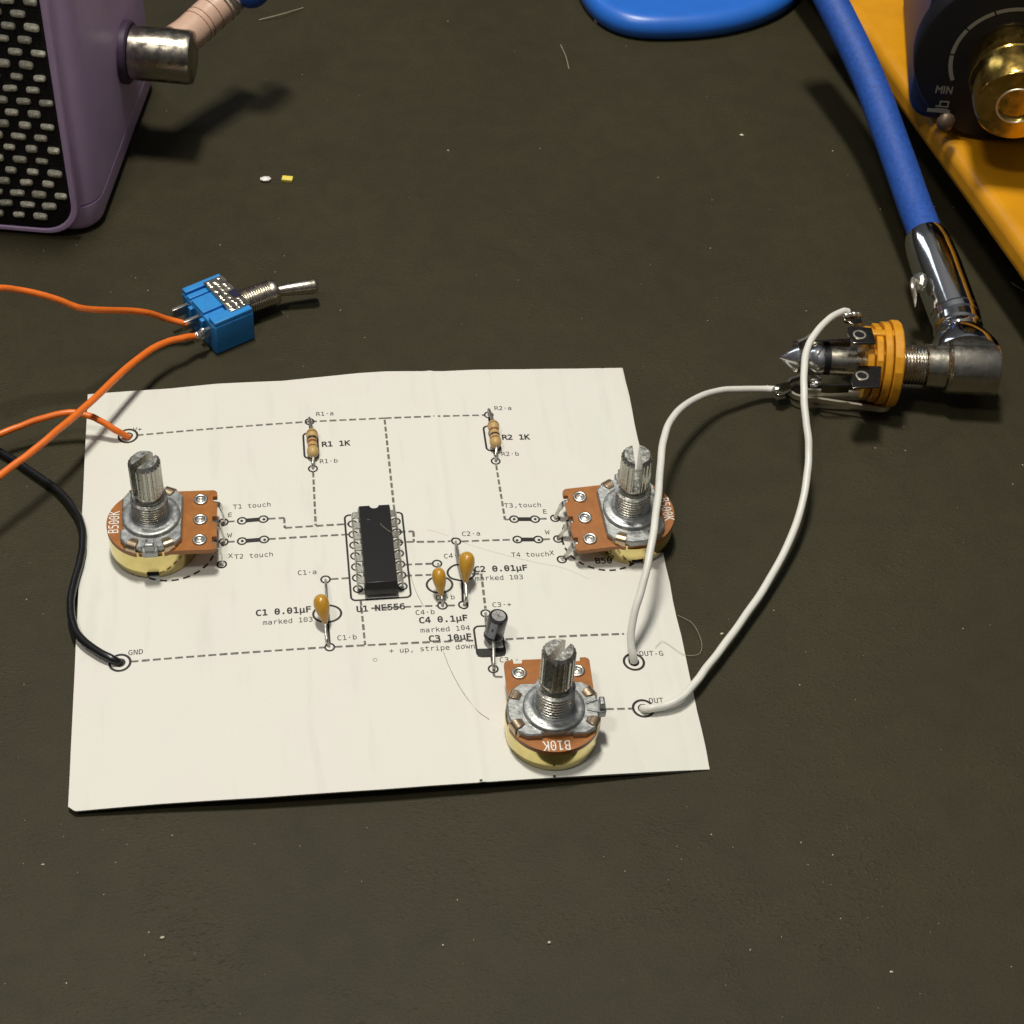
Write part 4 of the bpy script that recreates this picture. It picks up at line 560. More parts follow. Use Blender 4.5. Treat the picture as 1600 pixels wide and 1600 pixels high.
    for s in (1, -1):
        arc = []; m = 54; th0 = math.asin(hw/2.6)
        for i in range(m+1):
            th = th0+(pi-2*th0)*i/m
            arc.append((th, 2.70 if (i % 6) < 4 else 2.52))
        def half(k, z, flat=None):
            P = []
            for th, r in arc:
                r = (r if flat is None else flat)*k; x, y = r*cos(th), r*sin(th); P.append((x, max(hw, y)))
            if s < 0: P = [(x, -y) for x, y in P][::-1]
            return [X*x+Y*y+Vector((0, 0, z)) for x, y in P]
        rg = [half(1, 13.9), half(1, 20.35), half(0.99, 20.6, 2.5), half(0.86, 21.05, 2.5)]; n = m+1; vs = [v for q in rg for v in q]; fs = [tuple(range(n))[::-1]]
        for j in range(len(rg)-1):
            for i in range(n): k = (i+1) % n; fs.append((j*n+i, j*n+k, (j+1)*n+k, (j+1)*n+i))
        fs.append(tuple((len(rg)-1)*n+i for i in range(n))); b.add(vs, fs)
    b.build('split_shaft', M_shaft, t, ang=22)
    # bent can tabs over the plate
    for x, y in ((-6.0, -2.9), (-6.0, 2.9), (6.0, 2.9), (6.0, -2.9)):
        d = Vector((x, y, 0)).normalized(); s = Vector((-d.y, d.x, 0)); b = lb()
        prof = [(7.70, zb+0.9), (7.72, 5.9+dz), (7.62, 6.4+dz), (7.25, 6.75+dz), (6.6, 6.85+dz), (5.75, 6.62+dz)]
        ws = [0.95, 0.95, 0.9, 0.9, 0.85, 0.6]; vs = []; fs = []
        for (rr_, zz), w in zip(prof, ws):
            vs += [d*rr_+s*w+Vector((0, 0, zz)), d*rr_-s*w+Vector((0, 0, zz)), d*(rr_-0.28)-s*w+Vector((0, 0, zz-0.25)), d*(rr_-0.28)+s*w+Vector((0, 0, zz-0.25))]
        for j in range(len(prof)-1):
            for k in range(4): fs.append((j*4+k, j*4+(k+1) % 4, (j+1)*4+(k+1) % 4, (j+1)*4+k))
        e = (len(prof)-1)*4; fs += [(3, 2, 1, 0), (e, e+1, e+2, e+3)]
        b.add(vs, fs); b.build('can_tab', M_tab, t, bevel=0.08, ang=50)
    # value print, upside down on the disc
    nchar = len(word); adv = 1.12 if nchar < 5 else 1.06
    def place(u, v):
        return Vector((-(u-(nchar*adv)/2+0.1), -(5.6+v), 5.30+dz))
    b = text_mesh(word, GR, adv, place, 1.35)
    b.local = True; b.build('value_print', M_white, t)
    # legs from the board edge down to the pads
    inv = (Matrix.Translation(Vector(loc)) @ t.rotation_euler.to_matrix().to_4x4()).inverted()
    for c, pd in pads:
        e = inv @ Vector(pd); b = lb(); w = 0.62
        pts = [Vector((c, 9.4, 4.2+dz)), Vector((c, 10.7, 4.15+dz)), Vector((c+(e.x-c)*0.2, 11.35, 3.4+dz)), Vector((c+(e.x-c)*0.55, (11.5+e.y)/2, 1.8)), e+Vector((0, 0, 0.05))]
        pts = smooth(pts, 4); vs = []; fs = []; n = len(pts)
        for i, p in enumerate(pts):
            ww = w*(1.0 if i < n*0.55 else 0.62); q = 0.12*(R.random()-0.5)
            vs += [p+Vector((ww, q, 0.0)), p+Vector((ww, q+0.3, -0.1)), p+Vector((-ww, -q+0.3, -0.1)), p+Vector((-ww, -q, 0))]
        for j in range(n-1):
            for k in range(4): fs.append((j*4+k, j*4+(k+1) % 4, (j+1)*4+(k+1) % 4, (j+1)*4+k))
        fs += [(3, 2, 1, 0), ((n-1)*4, (n-1)*4+1, (n-1)*4+2, (n-1)*4+3)]
        b.add(vs, fs); b.build('solder_lug', M_tin, t, bevel=0.06, ang=45)
    return t
z1 = hp(-38.3)
potentiometer((-38.2, 5.9, z1+0.05), -91.6, (0, 0), 45+91.6, 'B500K', 'potentiometer marked B500K at the left side of the card, lugs to the right', [(-4.75, (PW['E1'].x+.1, PW['E1'].y, hp(-26.8))), (0, (PW['W1'].x+.1, PW['W1'].y, hp(-26.8))), (4.75, (PW['X1'].x, PW['X1'].y, hp(-26.8)))], 5.1)
potentiometer((45.0, 3.5, hp(43)+0.25), 92.9, (-0.03, -0.075), 88-92.9, 'B500K', 'potentiometer marked B500K overhanging the right edge of the card, lugs to the left', [(4.75, (PW['E2'].x, PW['E2'].y, hp(32))), (0, (PW['W2'].x, PW['W2'].y, hp(32))), (-4.75, (PW['X2'].x, PW['X2'].y, hp(32)))])
potentiometer((25.3, -40.2, hp(25)+0.05), -1.7, (0, 0), 46+1.7, 'B10K', 'potentiometer marked B10K at the bottom edge of the card, lugs pointing away', [(-4.75, (20.4, -29.2, hp(20))), (0, (25.6, -29.3, hp(25))), (4.75, (30.2, -29.6, hp(30)))])

# ================================================================ integrated circuit
ic = thing('integrated_circuit', 'black fourteen pin chip standing in the outlined rectangle at the middle of the card', 'chip', (0, -0.7, 0))
b = MB(); X0, X1, Y0, Y1 = -2.72, 2.88, -9.95, 9.1
P = [(X0, Y0), (X1, Y0), (X1, Y1)] + [(0.05+0.85*cos(a), Y1-0.85*sin(a)*0.85) for a in [pi*i/10 for i in range(11)]] + [(X0, Y1)]
b.prism([(x*1.02, y) for x, y in P], 0.95, 2.25); lo = len(b.v)
n = len(P); vs = []; fs = []
for z, k in ((2.25, 1.02), (3.55, 0.95)):
    for x, y in P: vs.append((0.05+(x-0.05)*k, -0.7+(y+0.7)*(k*0.99 if k < 1 else 1.0), z))
for i in range(n): fs.append((i, (i+1) % n, n+(i+1) % n, n+i))
fs.append(tuple(range(n, 2*n))); b.add(vs, fs)
b.build('chip_body', M_chip, ic, bevel=0.07, ang=30)
b = MB(); b.lathe((-1.1, 5.6, 3.53), (0, 0, 1), [(0, 0.55), (0.03, 0.5), (0.025, 0.4)], 24); b.build('moulded_dot', M_chip, ic)
for i in range(7):
    for s in (-1, 1):
        y = 7.62-2.54*i; b = MB(); w = 0.72
        sec = [(s*2.6, 2.45, w), (s*3.35, 2.45, w), (s*3.72, 2.3, w), (s*3.86, 1.9, w), (s*3.86, 0.9, w), (s*3.84, 0.75, 0.30), (s*3.81, 0.0, 0.25)]
        vs = []; fs = []
        yb = y-0.25
        for k, (x, z, ww) in enumerate(sec):
            yy = yb+(y-yb)*(k/(len(sec)-1)); nx, nz = (0, 0.13) if k < 2 else ((s*0.1, 0.1) if k == 2 else (s*0.13, 0))
            vs += [(x+nx, yy-ww, z+nz), (x+nx, yy+ww, z+nz), (x-nx, yy+ww, z-nz), (x-nx, yy-ww, z-nz)]
        for j in range(len(sec)-1):
            for q in range(4): fs.append((j*4+q, j*4+(q+1) % 4, (j+1)*4+(q+1) % 4, (j+1)*4+q))
        fs += [(0, 1, 2, 3)]
        b.add(vs, fs); b.build('pin', M_pin, ic, bevel=0.05, ang=40)

# ================================================================ resistors
def lathe_between(b, A, B, prof, seg=28, **k):
    A = Vector(A); B = Vector(B); d = B-A; b.lathe(A, d, [(t*d.length, r) for t, r in prof], seg, **k)
def resistor(pa, pb, top, bot, label, bands, rz=1.25):
    A = PW[pa]; B = PW[pb]; a = at(*top, rz); c = at(*bot, rz); d = (c-a); L = d.length; u = d.normalized()
    t = thing('resistor', label, 'resistor', ((A.x+B.x)/2, (A.y+B.y)/2, 0), 'resistors on the card')
    prof = [(0, 0.25), (0.03, 0.62), (0.08, 0.92), (0.15, 1.08), (0.24, 1.08), (0.32, 0.92), (0.40, 0.86), (0.60, 0.86), (0.68, 0.92), (0.76, 1.08), (0.85, 1.08), (0.92, 0.92), (0.97, 0.62), (1, 0.25)]
    b = MB(); lathe_between(b, a, c, prof); b.build('resistor_body', M_res, t, ang=80)
    def rad(q):
        for (x, y), (x2, y2) in zip(prof, prof[1:]):
            if q <= x2: return y+(y2-y)*(q-x)/(x2-x)
        return 0.3
    for s, e, m in bands:
        b = MB(); lathe_between(b, a, c, [(s+(e-s)*i/4, rad(s+(e-s)*i/4)+0.015) for i in range(5)], cap=(False, False)); b.build('colour_band', m, t, ang=80)
    b = MB(); b.tube(smooth([a+u*0.4, a-u*0.45, Vector((A.x, A.y+0.15, 0.75)), Vector((A.x, A.y, -0.05))], 5), 0.27, 10); b.build('wire_lead', M_lead, t)
    b = MB(); b.tube(smooth([c-u*0.4, c+u*0.5, Vector((B.x, B.y+0.35, 0.75)), Vector((B.x, B.y, -0.05))], 5), 0.27, 10); b.build('wire_lead', M_lead, t)
resistor('R1a', 'R1b', (487.0, 671.5), (489.3, 713.5), 'tan resistor beside the print R1 1K, with black red and brown bands', [(0.14, 0.20, M_gold), (0.33, 0.41, M_blk), (0.46, 0.54, M_red), (0.66, 0.72, M_brown)])
resistor('R2a', 'R2b', (770.0, 658.5), (775.3, 698.0), 'tan resistor beside the print R2 1K, with brown and black bands', [(0.14, 0.19, M_gold), (0.35, 0.42, M_brown), (0.54, 0.61, M_blk), (0.70, 0.76, M_brown)])

# ================================================================ ceramic capacitors
def ceramic(pa, pb, top, zt, bot, zb, label, wid, dep, leadA, leadB):
    A = PW[pa]; B = PW[pb]; t = thing('ceramic_capacitor', label, 'capacitor', ((A.x+B.x)/2, (A.y+B.y)/2, 0), 'mustard ceramic capacitors on the card')
    a = at(*bot, zb); c = at(*top, zt); ax = (c-a).normalized(); L = (c-a).length
    X = (rt-ax*rt.dot(ax)).normalized(); Y = ax.cross(X)
    prof = [(0, 0.12), (0.08, 0.30), (0.2, 0.48), (0.34, 0.70), (0.50, 0.91), (0.66, 1.0), (0.80, 0.97), (0.91, 0.78), (0.97, 0.48), (1.0, 0.12)]
    b = MB(); n = 28; vs = []; fs = []
    for q, r in prof:
        for i in range(n):
            th = 2*pi*i/n; sw = 1.0+0.03*sin(3*th+q*5)
            vs.append(a+ax*(q*L)+X*(cos(th)*r*wid*sw)+Y*(sin(th)*r*dep*sw))
    for j in range(len(prof)-1):
        for i in range(n): fs.append((j*n+i, j*n+(i+1) % n, (j+1)*n+(i+1) % n, (j+1)*n+i))
    fs += [tuple(range(n))[::-1], tuple((len(prof)-1)*n+i for i in range(n))]
    b.add(vs, fs); b.build('ceramic_drop', M_cer, t, ang=80, sub=1)
    for L_ in (leadA, leadB):
        b = MB(); b.tube(smooth([at(*p) for p in L_], 6), 0.24, 10); b.build('wire_lead', M_lead, t)
ceramic('C1a', 'C1b', (499.6, 928), 5.2, (508.6, 977), 1.6, 'mustard ceramic capacitor beside the print C1 0.01µF, left of the chip', 1.34, 1.8,
        [(508.7, 906, -0.1), (509.2, 914, 1.6), (510.6, 935, 2.0), (512.4, 955, 1.9), (509.5, 974, 1.9)], [(508.3, 974, 1.9), (508.9, 986, 1.6), (511, 1000, 1.1), (514.5, 1011, -0.1)])
ceramic('C2a', 'C2b', (730.6, 861.5), 6.0, (726.6, 913), 2.0, 'mustard ceramic capacitor beside the print C2 0.01µF, the one furthest right', 1.42, 1.85,
        [(712, 846.5, -0.1), (712.4, 852, 1.3), (714.5, 864, 2.2), (718.5, 878, 2.8), (724, 898, 2.8), (727, 912, 2.3)], [(727, 910, 2.3), (728.4, 920, 2.0), (728.6, 934, 1.4), (724.6, 946, -0.1)])
ceramic('C4a', 'C4b', (684.4, 886.5), 5.0, (689.6, 933), 1.4, 'slim mustard ceramic capacitor beside the chip, above the print C4 0.1µF', 1.22, 1.7,
        [(684.5, 881.5, -0.1), (686.3, 887, 1.3), (688, 900, 2.0), (689, 925, 1.8)], [(690, 928, 1.7), (691, 938, 1.2), (692, 946, -0.1)])

# ================================================================ electrolytic capacitor
ca = at(770.5, 994.5, 0.9); cc = at(779.0, 962.5, 6.1); ax = (cc-ca).normalized(); L = (cc-ca).length; rc = 1.66
t = thing('electrolytic_capacitor', 'small black electrolytic capacitor standing beside the print C3 10µF', 'capacitor', (17.3, -20, 0))
b = MB(); b.lathe(ca, ax, [(0, rc*0.75), (0.15, rc), (0.7, rc), (0.9, rc*0.90), (1.1, rc), (L-0.3, rc), (L, rc*0.93), (L+0.05, rc*0.70)], 40); b.build('sleeve', M_sleeve, t, ang=50)
b = MB(); b.lathe(cc, ax, [(0.02, rc*0.70), (0.0, rc*0.4), (-0.02, 0.02)], 36, cap=(False, True))
b.v = [v+ax*0.09 for v in b.v]; can = b.build('can_top', M_can, t)
for a in (0, pi/2, pi):
    d = ax.orthogonal().normalized(); d = Matrix.Rotation(a/2+0.4, 3, ax) @ d
    b = MB(); b.box(cc+ax*0.11, (1.8, 0.05, 0.03), X=d, Y=ax.cross(d), Z=ax); b.build('vent_line', M_blk, t)
fr = (-fw-ax*(-fw).dot(ax)).normalized(); fr = (fr*0.9-rt*0.05).normalized(); sd = ax.cross(fr)
vs = []; fs = []; m = 8
for tt in (1.15, L-0.32):
    for i in range(m+1):
        th = -0.15+0.75*(i/m-0.5); vs.append(ca+ax*tt+(fr*cos(th)+sd*sin(th))*(rc+0.02))
for i in range(m): fs.append((i, i+1, m+2+i, m+1+i))
b = MB(); b.add(vs, fs); b.build('minus_stripe', M_stripe, t)
b = MB(); o = ca+ax*(L*0.62)+(fr*cos(-0.15)+sd*sin(-0.15))*(rc+0.04); b.box(o, (0.28, 0.75, 0.02), X=sd, Y=ax, Z=fr); b.build('minus_mark', M_blk, t)
b = MB(); b.tube(smooth([at(764, 985, 1.3), at(760.5, 974, 1.6), at(759, 964, 1.0), at(758.8, 958.5, -0.1)], 6), 0.24, 10); b.build('wire_lead', M_lead, t)
b = MB(); b.tube(smooth([at(770.5, 993, 1.1), at(770.6, 1003, 1.7), at(771.3, 1025, 1.4), at(771.6, 1040, 0.7), at(771.3, 1046, -0.1)], 6), 0.26, 10); b.build('wire_lead', M_lead, t)
# ================================================================ wires
def wire(name, pts, r, m, label, cat='wire', group=None, seg=14):
    P = smooth([at(*p) for p in pts], 10); n_ = len(P); ph_ = [R.uniform(0, 6.3) for _ in range(6)]; am = 0.05 if r < 2 else 0.0
    for i in range(6, n_-6):
        e_ = min(1, (i-5)/12, (n_-6-i)/12); P[i] = P[i]+Vector((sin(i*0.23+ph_[0])+0.5*sin(i*0.61+ph_[1]), sin(i*0.19+ph_[2])+0.5*sin(i*0.53+ph_[3]), 0.6*sin(i*0.31+ph_[4])))*(am*e_)
    b = MB(); b.tube(P, [r*(1+(0.015*sin(i*0.37+ph_[5]) if r < 2 else 0)) for i in range(n_)], seg); o = b.build(name, m, None, ang=80); return tag(o, label, cat, group)
OG = 'orange wires at the left edge'
wire('orange_wire', [(-25, 452, 24.8), (0, 450, 24), (30, 452.5, 22.4), (80, 465, 20), (110, 476, 18), (135, 482.5, 16), (200, 485.5, 9.6), (235, 490, 6.4), (262, 498.5, 3.6), (292, 506, 2.2)], 0.60, M_org, 'orange wire from the left edge to the middle lug of the blue switch', group=OG)
wire('orange_wire', [(316, 525, 1.8), (305, 525.5, 2.24), (288, 527.5, 3.36), (265, 533, 4.16), (235, 547, 5.04), (200, 573, 6.4), (160, 611, 7.2), (120, 647, 8), (85, 677, 8.8), (50, 705.5, 8.8), (20, 728, 8.8), (-25, 762, 8.8)], 0.66, M_org, 'orange wire from the soldered front lug of the blue switch, crossing over another', group=OG)
wire('orange_wire', [(201, 683.5, -0.9), (196, 681, -0.2), (180, 671.5, 1.4), (158, 658, 2.72), (140, 650, 3.52), (115, 645, 4), (92, 646.5, 4), (60, 655.5, 3.2), (30, 666.5, 2.56), (0, 678, 2.24), (-25, 687, 2.08)], 0.60, M_org, 'orange wire pushed into the card at the V+ ring', group=OG)
wire('black_wire', [(-25, 696, -1.6), (0, 706, -1.6), (28, 722, -1.6), (56, 742, -1.5), (84, 761, -1.4), (106, 781, -1.2), (122, 806, -0.9), (129, 832, -0.6), (129, 858, -0.5), (124, 880, -0.4), (115.5, 912, -0.3), (110.5, 945, -0.2), (113, 971, -0.1), (123, 993, 0), (146, 1013, 0.1), (170, 1027, 0.0), (182, 1033, -0.4), (187.5, 1036, -1.2)], 0.69, M_bins, 'black wire from the left edge to the GND ring of the card')
WG = 'white wires between the card and the jack socket'
wire('white_wire', [(1211, 608.5, 0), (1190, 608, 0.3), (1150, 608.5, 2), (1120, 611.5, 3.5), (1092, 621, 5.5), (1065, 637, 7.5), (1048, 657, 9), (1038, 685, 10.5), (1032, 725, 11.5), (1028, 775, 12), (1022, 830, 11.5), (1012, 880, 10), (1001, 925, 7.5), (990, 965, 4.8), (985, 1000, 2.0), (989, 1022, 0.2), (990.5, 1034, -1.3)], 0.67, M_wht, 'white wire from the left lug of the jack down to the OUT-G ring', group=WG)
wire('white_wire', [(1325, 487, 12.2), (1316, 487, 12.8), (1295, 499, 13.8), (1275, 520, 14), (1262, 544, 13.8), (1256.5, 575, 13.2), (1256, 610, 12), (1258.5, 645, 10.3), (1262, 680, 8.4), (1263.5, 715, 6.6), (1260, 755, 5), (1248, 805, 3), (1226, 862, 1.4), (1195, 918, 0.6), (1160, 968, 0.4), (1130, 1010, 0.3), (1103, 1045, 0.2), (1083, 1071, 0.0), (1063, 1091, -0.2), (1040, 1102, -0.4), (1020, 1106.5, -0.5), (1008, 1107.5, -0.9), (1004, 1107.5, -1.6)], 0.68, M_wht, 'white wire looping over the jack socket and down to the OUT ring', group=WG)

# ================================================================ toggle switch lying on its side
Cn = Vector((-26.4, 64.25, 0)); Lx = Vector((6.3, -11.0, 0)).normalized(); Bx = Vector((11.0, 6.3, 0)).normalized(); Z = Vector((0, 0, 1))
t = thing('toggle_switch', 'small sky blue toggle switch lying on its side with a metal lever', 'switch', (Cn.x, Cn.y, ZT))
def tb(b, l, q, z, sl, sq, sz): return b.box(Cn+Lx*l+Bx*q+Z*z, (sl, sq, sz), X=Lx, Y=Bx, Z=Z)
b = MB(); tb(b, 0, 0, 0.85, 12.7, 8.6, 6.9); b.build('switch_body', M_tblue, t, bevel=0.35, bseg=3)
b = MB(); tb(b, -5.55, 0, 4.75, 1.5, 8.3, 0.9); b.build('top_rib', M_tblue, t, bevel=0.15)
b = MB(); tb(b, -3.9, -0.4, 4.5, 1.3, 7.6, 0.5); b.build('top_rib', M_tblue, t, bevel=0.12)
b = MB(); tb(b, 5.0, 0, 4.75, 2.5, 8.3, 0.9); b.build('top_rib', M_tblue, t, bevel=0.2)
b = MB(); tb(b, -0.4, -1.2, 4.6, 4.6, 6.0, 0.6); b.build('top_rib', M_tblue, t, bevel=0.12)
for l in (-2.2, 2.1):
    b = MB(); tb(b, l, -4.5, 1.8, 1.0, 1.2, 3.6); b.build('rear_rib', M_tblue, t, bevel=0.15)
br = MB(); tb(br, -0.1, 2.15, 5.25, 10.4, 4.3, 0.5); tb(br, -0.1, 4.35, 1.9, 9.6, 0.35, 6.6)
brk = br.build('metal_bracket', M_nick, t, bevel=0.12)
rr = random.Random(3)
for i in range(15):
    for j in range(3):
        if 5 < i < 11 and j == 2: continue
        if rr.random() < 0.22: continue
        b = MB(); c = Cn+Lx*(-4.7+i*0.66+rr.uniform(-.08, .08))+Bx*(0.65+j*1.25+rr.uniform(-.1, .1))+Z*5.5
        a = rr.uniform(0.4, 1.0); X = Lx*cos(a)+Bx*sin(a); Y = -Lx*sin(a)+Bx*cos(a)
        b.blob(c, rr.uniform(.35, .75), rr.uniform(.18, .32), 0.11, X=X, Y=Y, seg=8, rings=5); b.build('embossed_knurl', M_nick, brk)
b = MB(); tb(b, 0.9, 3.35, 5.53, 2.3, 1.6, 0.06); b.build('dark_window', mat('dark_indigo', (0.02, 0.02, 0.05), 0.3), brk)
e0 = Cn+Bx*4.2+Z*1.5; bd = Vector((7.4, 3.7, 0)).normalized()
pr = [(0, 2.35)]; z = 0.3
for i in range(13): pr += [(z, 2.5), (z+0.18, 2.62), (z+0.26, 2.62), (z+0.42, 2.42)]; z += 0.5
pr += [(z, 2.55), (z+1.6, 2.55), (z+1.8, 2.35), (z+1.85, 1.5)]
b = MB(); b.lathe(e0, bd, pr, 48); b.build('threaded_bushing', M_nick, t, ang=60)
tipA = e0+bd*(z+1.4); tipB = at(496, 446, 1.6); b = MB(); d = (tipB-tipA).normalized(); Lg = (tipB-tipA).length
b.lathe(tipA, d, [(0, 0.95), (Lg*0.3, 1.25), (Lg*0.92, 1.55), (Lg*0.98, 1.42), (Lg+0.1, 0.9)], 32); b.build('lever', M_nick, t, ang=50)
for i, l in enumerate((-4.2, 0.0, 4.2)):
    b = MB(); tb(b, l, -6.0, 1.9, 0.75, 3.6, 2.1); b.build('solder_lug', M_tin, t, bevel=0.1)
b = MB(); p = Cn+Lx*4.3-Bx*6.6+Z*1.9
for k in range(6): b.blob(p+Vector((rr.uniform(-.7, .7), rr.uniform(-.6, .6), rr.uniform(-.5, .8))), rr.uniform(.6, 1.0), rr.uniform(.6, .9), rr.uniform(.6, .9), seg=10, rings=7, jit=0.25)
b.build('solder_blob', M_tin, t, ang=50)
b = MB(); p = Cn-Bx*6.6+Z*2.2; b.blob(p, 0.8, 0.7, 0.6, seg=10, rings=7, jit=0.3); b.build('solder_blob', M_tin, t, ang=50)

# ================================================================ plug (right-angle, chrome) and jack socket around it
A0 = at(1218, 559, 5.7); A1 = at(1500, 574, 5.7); J = (A1-A0).normalized(); S = Vector((-J.y, J.x, 0))
pl = thing('audio_plug', 'chrome right angle jack plug pushed through the amber jack socket', 'plug', (A0.x+40*J.x, A0.y+40*J.y, ZT))
b = MB(); b.lathe(A0, J, [(0, 0.15), (0.25, 0.5), (2.9, 2.55), (3.3, 2.75), (3.7, 2.6), (4.9, 1.95), (5.4, 1.9), (5.9, 2.35), (6.8, 2.9), (7.9, 2.9), (8.3, 2.75)], 40); b.build('tip', M_tipc, pl, ang=35)
b = MB(); b.lathe(A0+J*8.3, J, [(0, 2.8), (1.2, 2.8)], 40); b.build('insulator_ring', M_blackp, pl)
b = MB(); b.lathe(A0+J*9.5, J, [(0, 2.76), (18.5, 2.76)], 40); b.build('barrel', M_nick, pl)
b = MB(); b.lathe(A0+J*27.6, J, [(0, 3.9), (0.2, 4.15), (3.7, 4.3), (4.0, 4.9), (4.3, 5.1)], 48); b.build('plug_collar', M_nick, pl, ang=35)
b = MB(); b.lathe(A0+J*31.9, J, [(0, 5.0), (0.25, 5.25), (8.9, 5.25), (9.25, 5.05), (9.35, 4.6)], 56); b.build('elbow_body', M_nick, pl, ang=35)
Q0 = at(1506, 560, 6.6); q1 = at(1494, 500, 7.0); q2 = at(1445, 368, 9.5); D = (q2-q1).normalized(); ln = (q2-q1).length
N0 = Q0; b = MB(); dd = (q1-N0).normalized(); ll = (q1-N0).length
b.lathe(N0, dd, [(-1.0, 6.9), (0.6, 7.0), (ll*0.52, 4.9), (ll*0.58, 4.5), (ll*0.70, 4.4), (ll*0.74, 4.75), (ll*0.9, 4.75), (ll*0.94, 4.45), (ll, 4.5)], 56, cap=(True, True)); b.build('elbow_neck', M_chrome, pl, ang=30)
b = MB(); b.lathe(q1, D, [(-0.3, 4.5), (0, 4.75), (1.2, 4.8), (1.4, 4.6), (1.6, 4.8), (ln*0.6, 4.9), (ln*0.82, 4.7), (ln*0.93, 4.45), (ln*0.985, 4.1), (ln, 3.7), (ln+0.02, 3.3)], 64); b.build('sleeve', M_chrome, pl, ang=30)
c = at(1432, 440, 10.5); b = MB(); nd = (-rt*0.75+Z*0.5-Vector((0, .2, 0))).normalized(); b.lathe(c-nd*0.8, nd, [(0, 2.1), (0.7, 1.9), (1.1, 1.3), (1.25, 0.5)], 10); b.build('clamp_screw', M_tin, pl, ang=15)
b = MB(); b.tube(smooth([at(1427, 436, 11), at(1426, 448, 11), at(1429, 462, 9.5), at(1430, 480, 8)], 5), [0.5]*11+[0.4, 0.35, 0.3, 0.2, 0.1], 8); b.build('clamp_prong', M_leaf, pl)
wire('blue_cable', [(1452, 385, 9.5), (1447, 372, 9.6), (1440, 350, 9.8), (1431, 327, 10.0), (1418, 290, 11), (1404, 250, 12.2), (1386, 200, 14.2), (1368, 150, 16.4), (1347, 100, 18.8), (1323, 50, 21.5), (1298, 0, 24.5), (1275, -45, 27)], 3.5, M_cable, 'thick blue cable running from the chrome plug to the top edge', 'cable', seg=32)

jk = thing('jack_socket', 'open frame jack socket with amber washers and steel spring leaves', 'socket', (A0.x+20*J.x, A0.y+20*J.y, ZT))
def octo(r, k): return [(r*cos(2*pi*(i+0.5)/k), r*sin(2*pi*(i+0.5)/k)) for i in range(k)]
for k, (t0, t1, r, n) in enumerate(((15.6, 17.0, 6.9, 24), (17.2, 18.6, 7.5, 12), (18.8, 20.3, 7.9, 30), (20.45, 22.3, 8.3, 18))):
    b = MB(); b.prism(octo(r, n), 0, t1-t0, X=S, Y=Z, Z=J, o=A0+J*t0, ch=0.3); b.build('plastic_washer', M_amber, jk, ang=20, bevel=0.12)
for s_, h_ in ((3.4, 4.6), (-2.9, 4.8), (0.2, 7.0)):
    b = MB(); c = A0+J*18.6+S*s_+Z*h_; b.box(c, (6.6, 1.6, 1.3), X=J, Y=S, Z=Z); b.build('plastic_rib', M_amber, jk, bevel=0.3)
b = MB(); b.lathe(A0+J*14.3, J, [(0, 2.9), (0, 3.4), (1.6, 3.4), (1.6, 2.9)], 36, cap=(False, False)); b.build('inner_ferrule', M_nick, jk)
pr = [(0, 3.6)]; z = 0.2
for i in range(8): pr += [(z, 3.45), (z+0.2, 3.45), (z+0.4, 3.8), (z+0.5, 3.8)]; z += 0.62
pr += [(z+.1, 3.6)]
b = MB(); b.lathe(A0+J*22.3, J, pr, 48); b.build('threaded_bushing', M_nick, jk, ang=80)
def plate(pts, z, th, m, name, holes=None):
    P = [at(a, c, z) for a, c in pts]; o = sum(P, Vector())/len(P); b = MB()
    poly = [(p.x-o.x, p.y-o.y) for p in P]
    area = sum(poly[i-1][0]*poly[i][1]-poly[i][0]*poly[i-1][1] for i in range(len(poly)))
    if area < 0: poly = poly[::-1]
    b.prism(poly, -th, 0, o=o); q = b.build(name, m, jk, bevel=0.1, ang=30)
    if holes:
        h = at(*holes, z); b = MB(); b.lathe(h, Z, [(0, 1.25), (0.12, 1.2), (0.14, 1.0), (0.02, 0.9)], 28, cap=(False, False)); b.build('rivet_rim', M_leaf, q)
        b = MB(); b.lathe(h, Z, [(0.01, 0.02), (0.02, 0.92)], 24, cap=(True, False)); b.build('rivet_hole_shade', M_blackp, q)  # flat black disc painted for the dark inside of the rivet
plate([(1325, 511), (1330, 509.5), (1362, 512), (1369, 536), (1334, 536), (1324, 522)], 13.9, 0.45, M_dchr, 'contact_plate', (1343, 523))
plate([(1341, 570.5), (1378, 572), (1375, 604), (1332, 606), (1329.5, 592)], 10.5, 0.45, M_dchr, 'contact_plate', (1347, 587))
b = MB()
def leafstrip(pts, z0, z1, th, m, name):
    P = smooth([at(a, c, z1) for a, c in pts], 6); n = len(P); vs = []; fs = []
    for i in range(n):
        d = (P[min(i+1, n-1)]-P[max(0, i-1)]); d.z = 0; d.normalize(); nn = Vector((-d.y, d.x, 0))*(th/2); p = P[i]
        for q, zz in ((nn, z1), (-nn, z1), (-nn, z0), (nn, z0)): vs.append((p.x+q.x, p.y+q.y, zz))
    for i in range(n-1):
        for k in range(4): fs.append((i*4+k, i*4+(k+1) % 4, (i+1)*4+(k+1) % 4, (i+1)*4+k))
    fs += [(3, 2, 1, 0), ((n-1)*4, (n-1)*4+1, (n-1)*4+2, (n-1)*4+3)]
    b = MB(); b.add(vs, fs); return b.build(name, m, jk, ang=40)
leafstrip([(1393, 580), (1394, 600), (1393.5, 622), (1389, 633), (1380, 636), (1360, 634), (1320, 628), (1280, 622), (1250, 618), (1236, 611), (1231, 600), (1236, 591), (1248, 587), (1262, 578), (1272, 582), (1282, 592)], -0.5, 0.6, 0.5, M_leaf, 'spring_leaf')
leafstrip([(1356, 612), (1330, 611), (1290, 609), (1262, 608)], 0.2, 2.2, 0.5, M_leaf, 'spring_leaf')
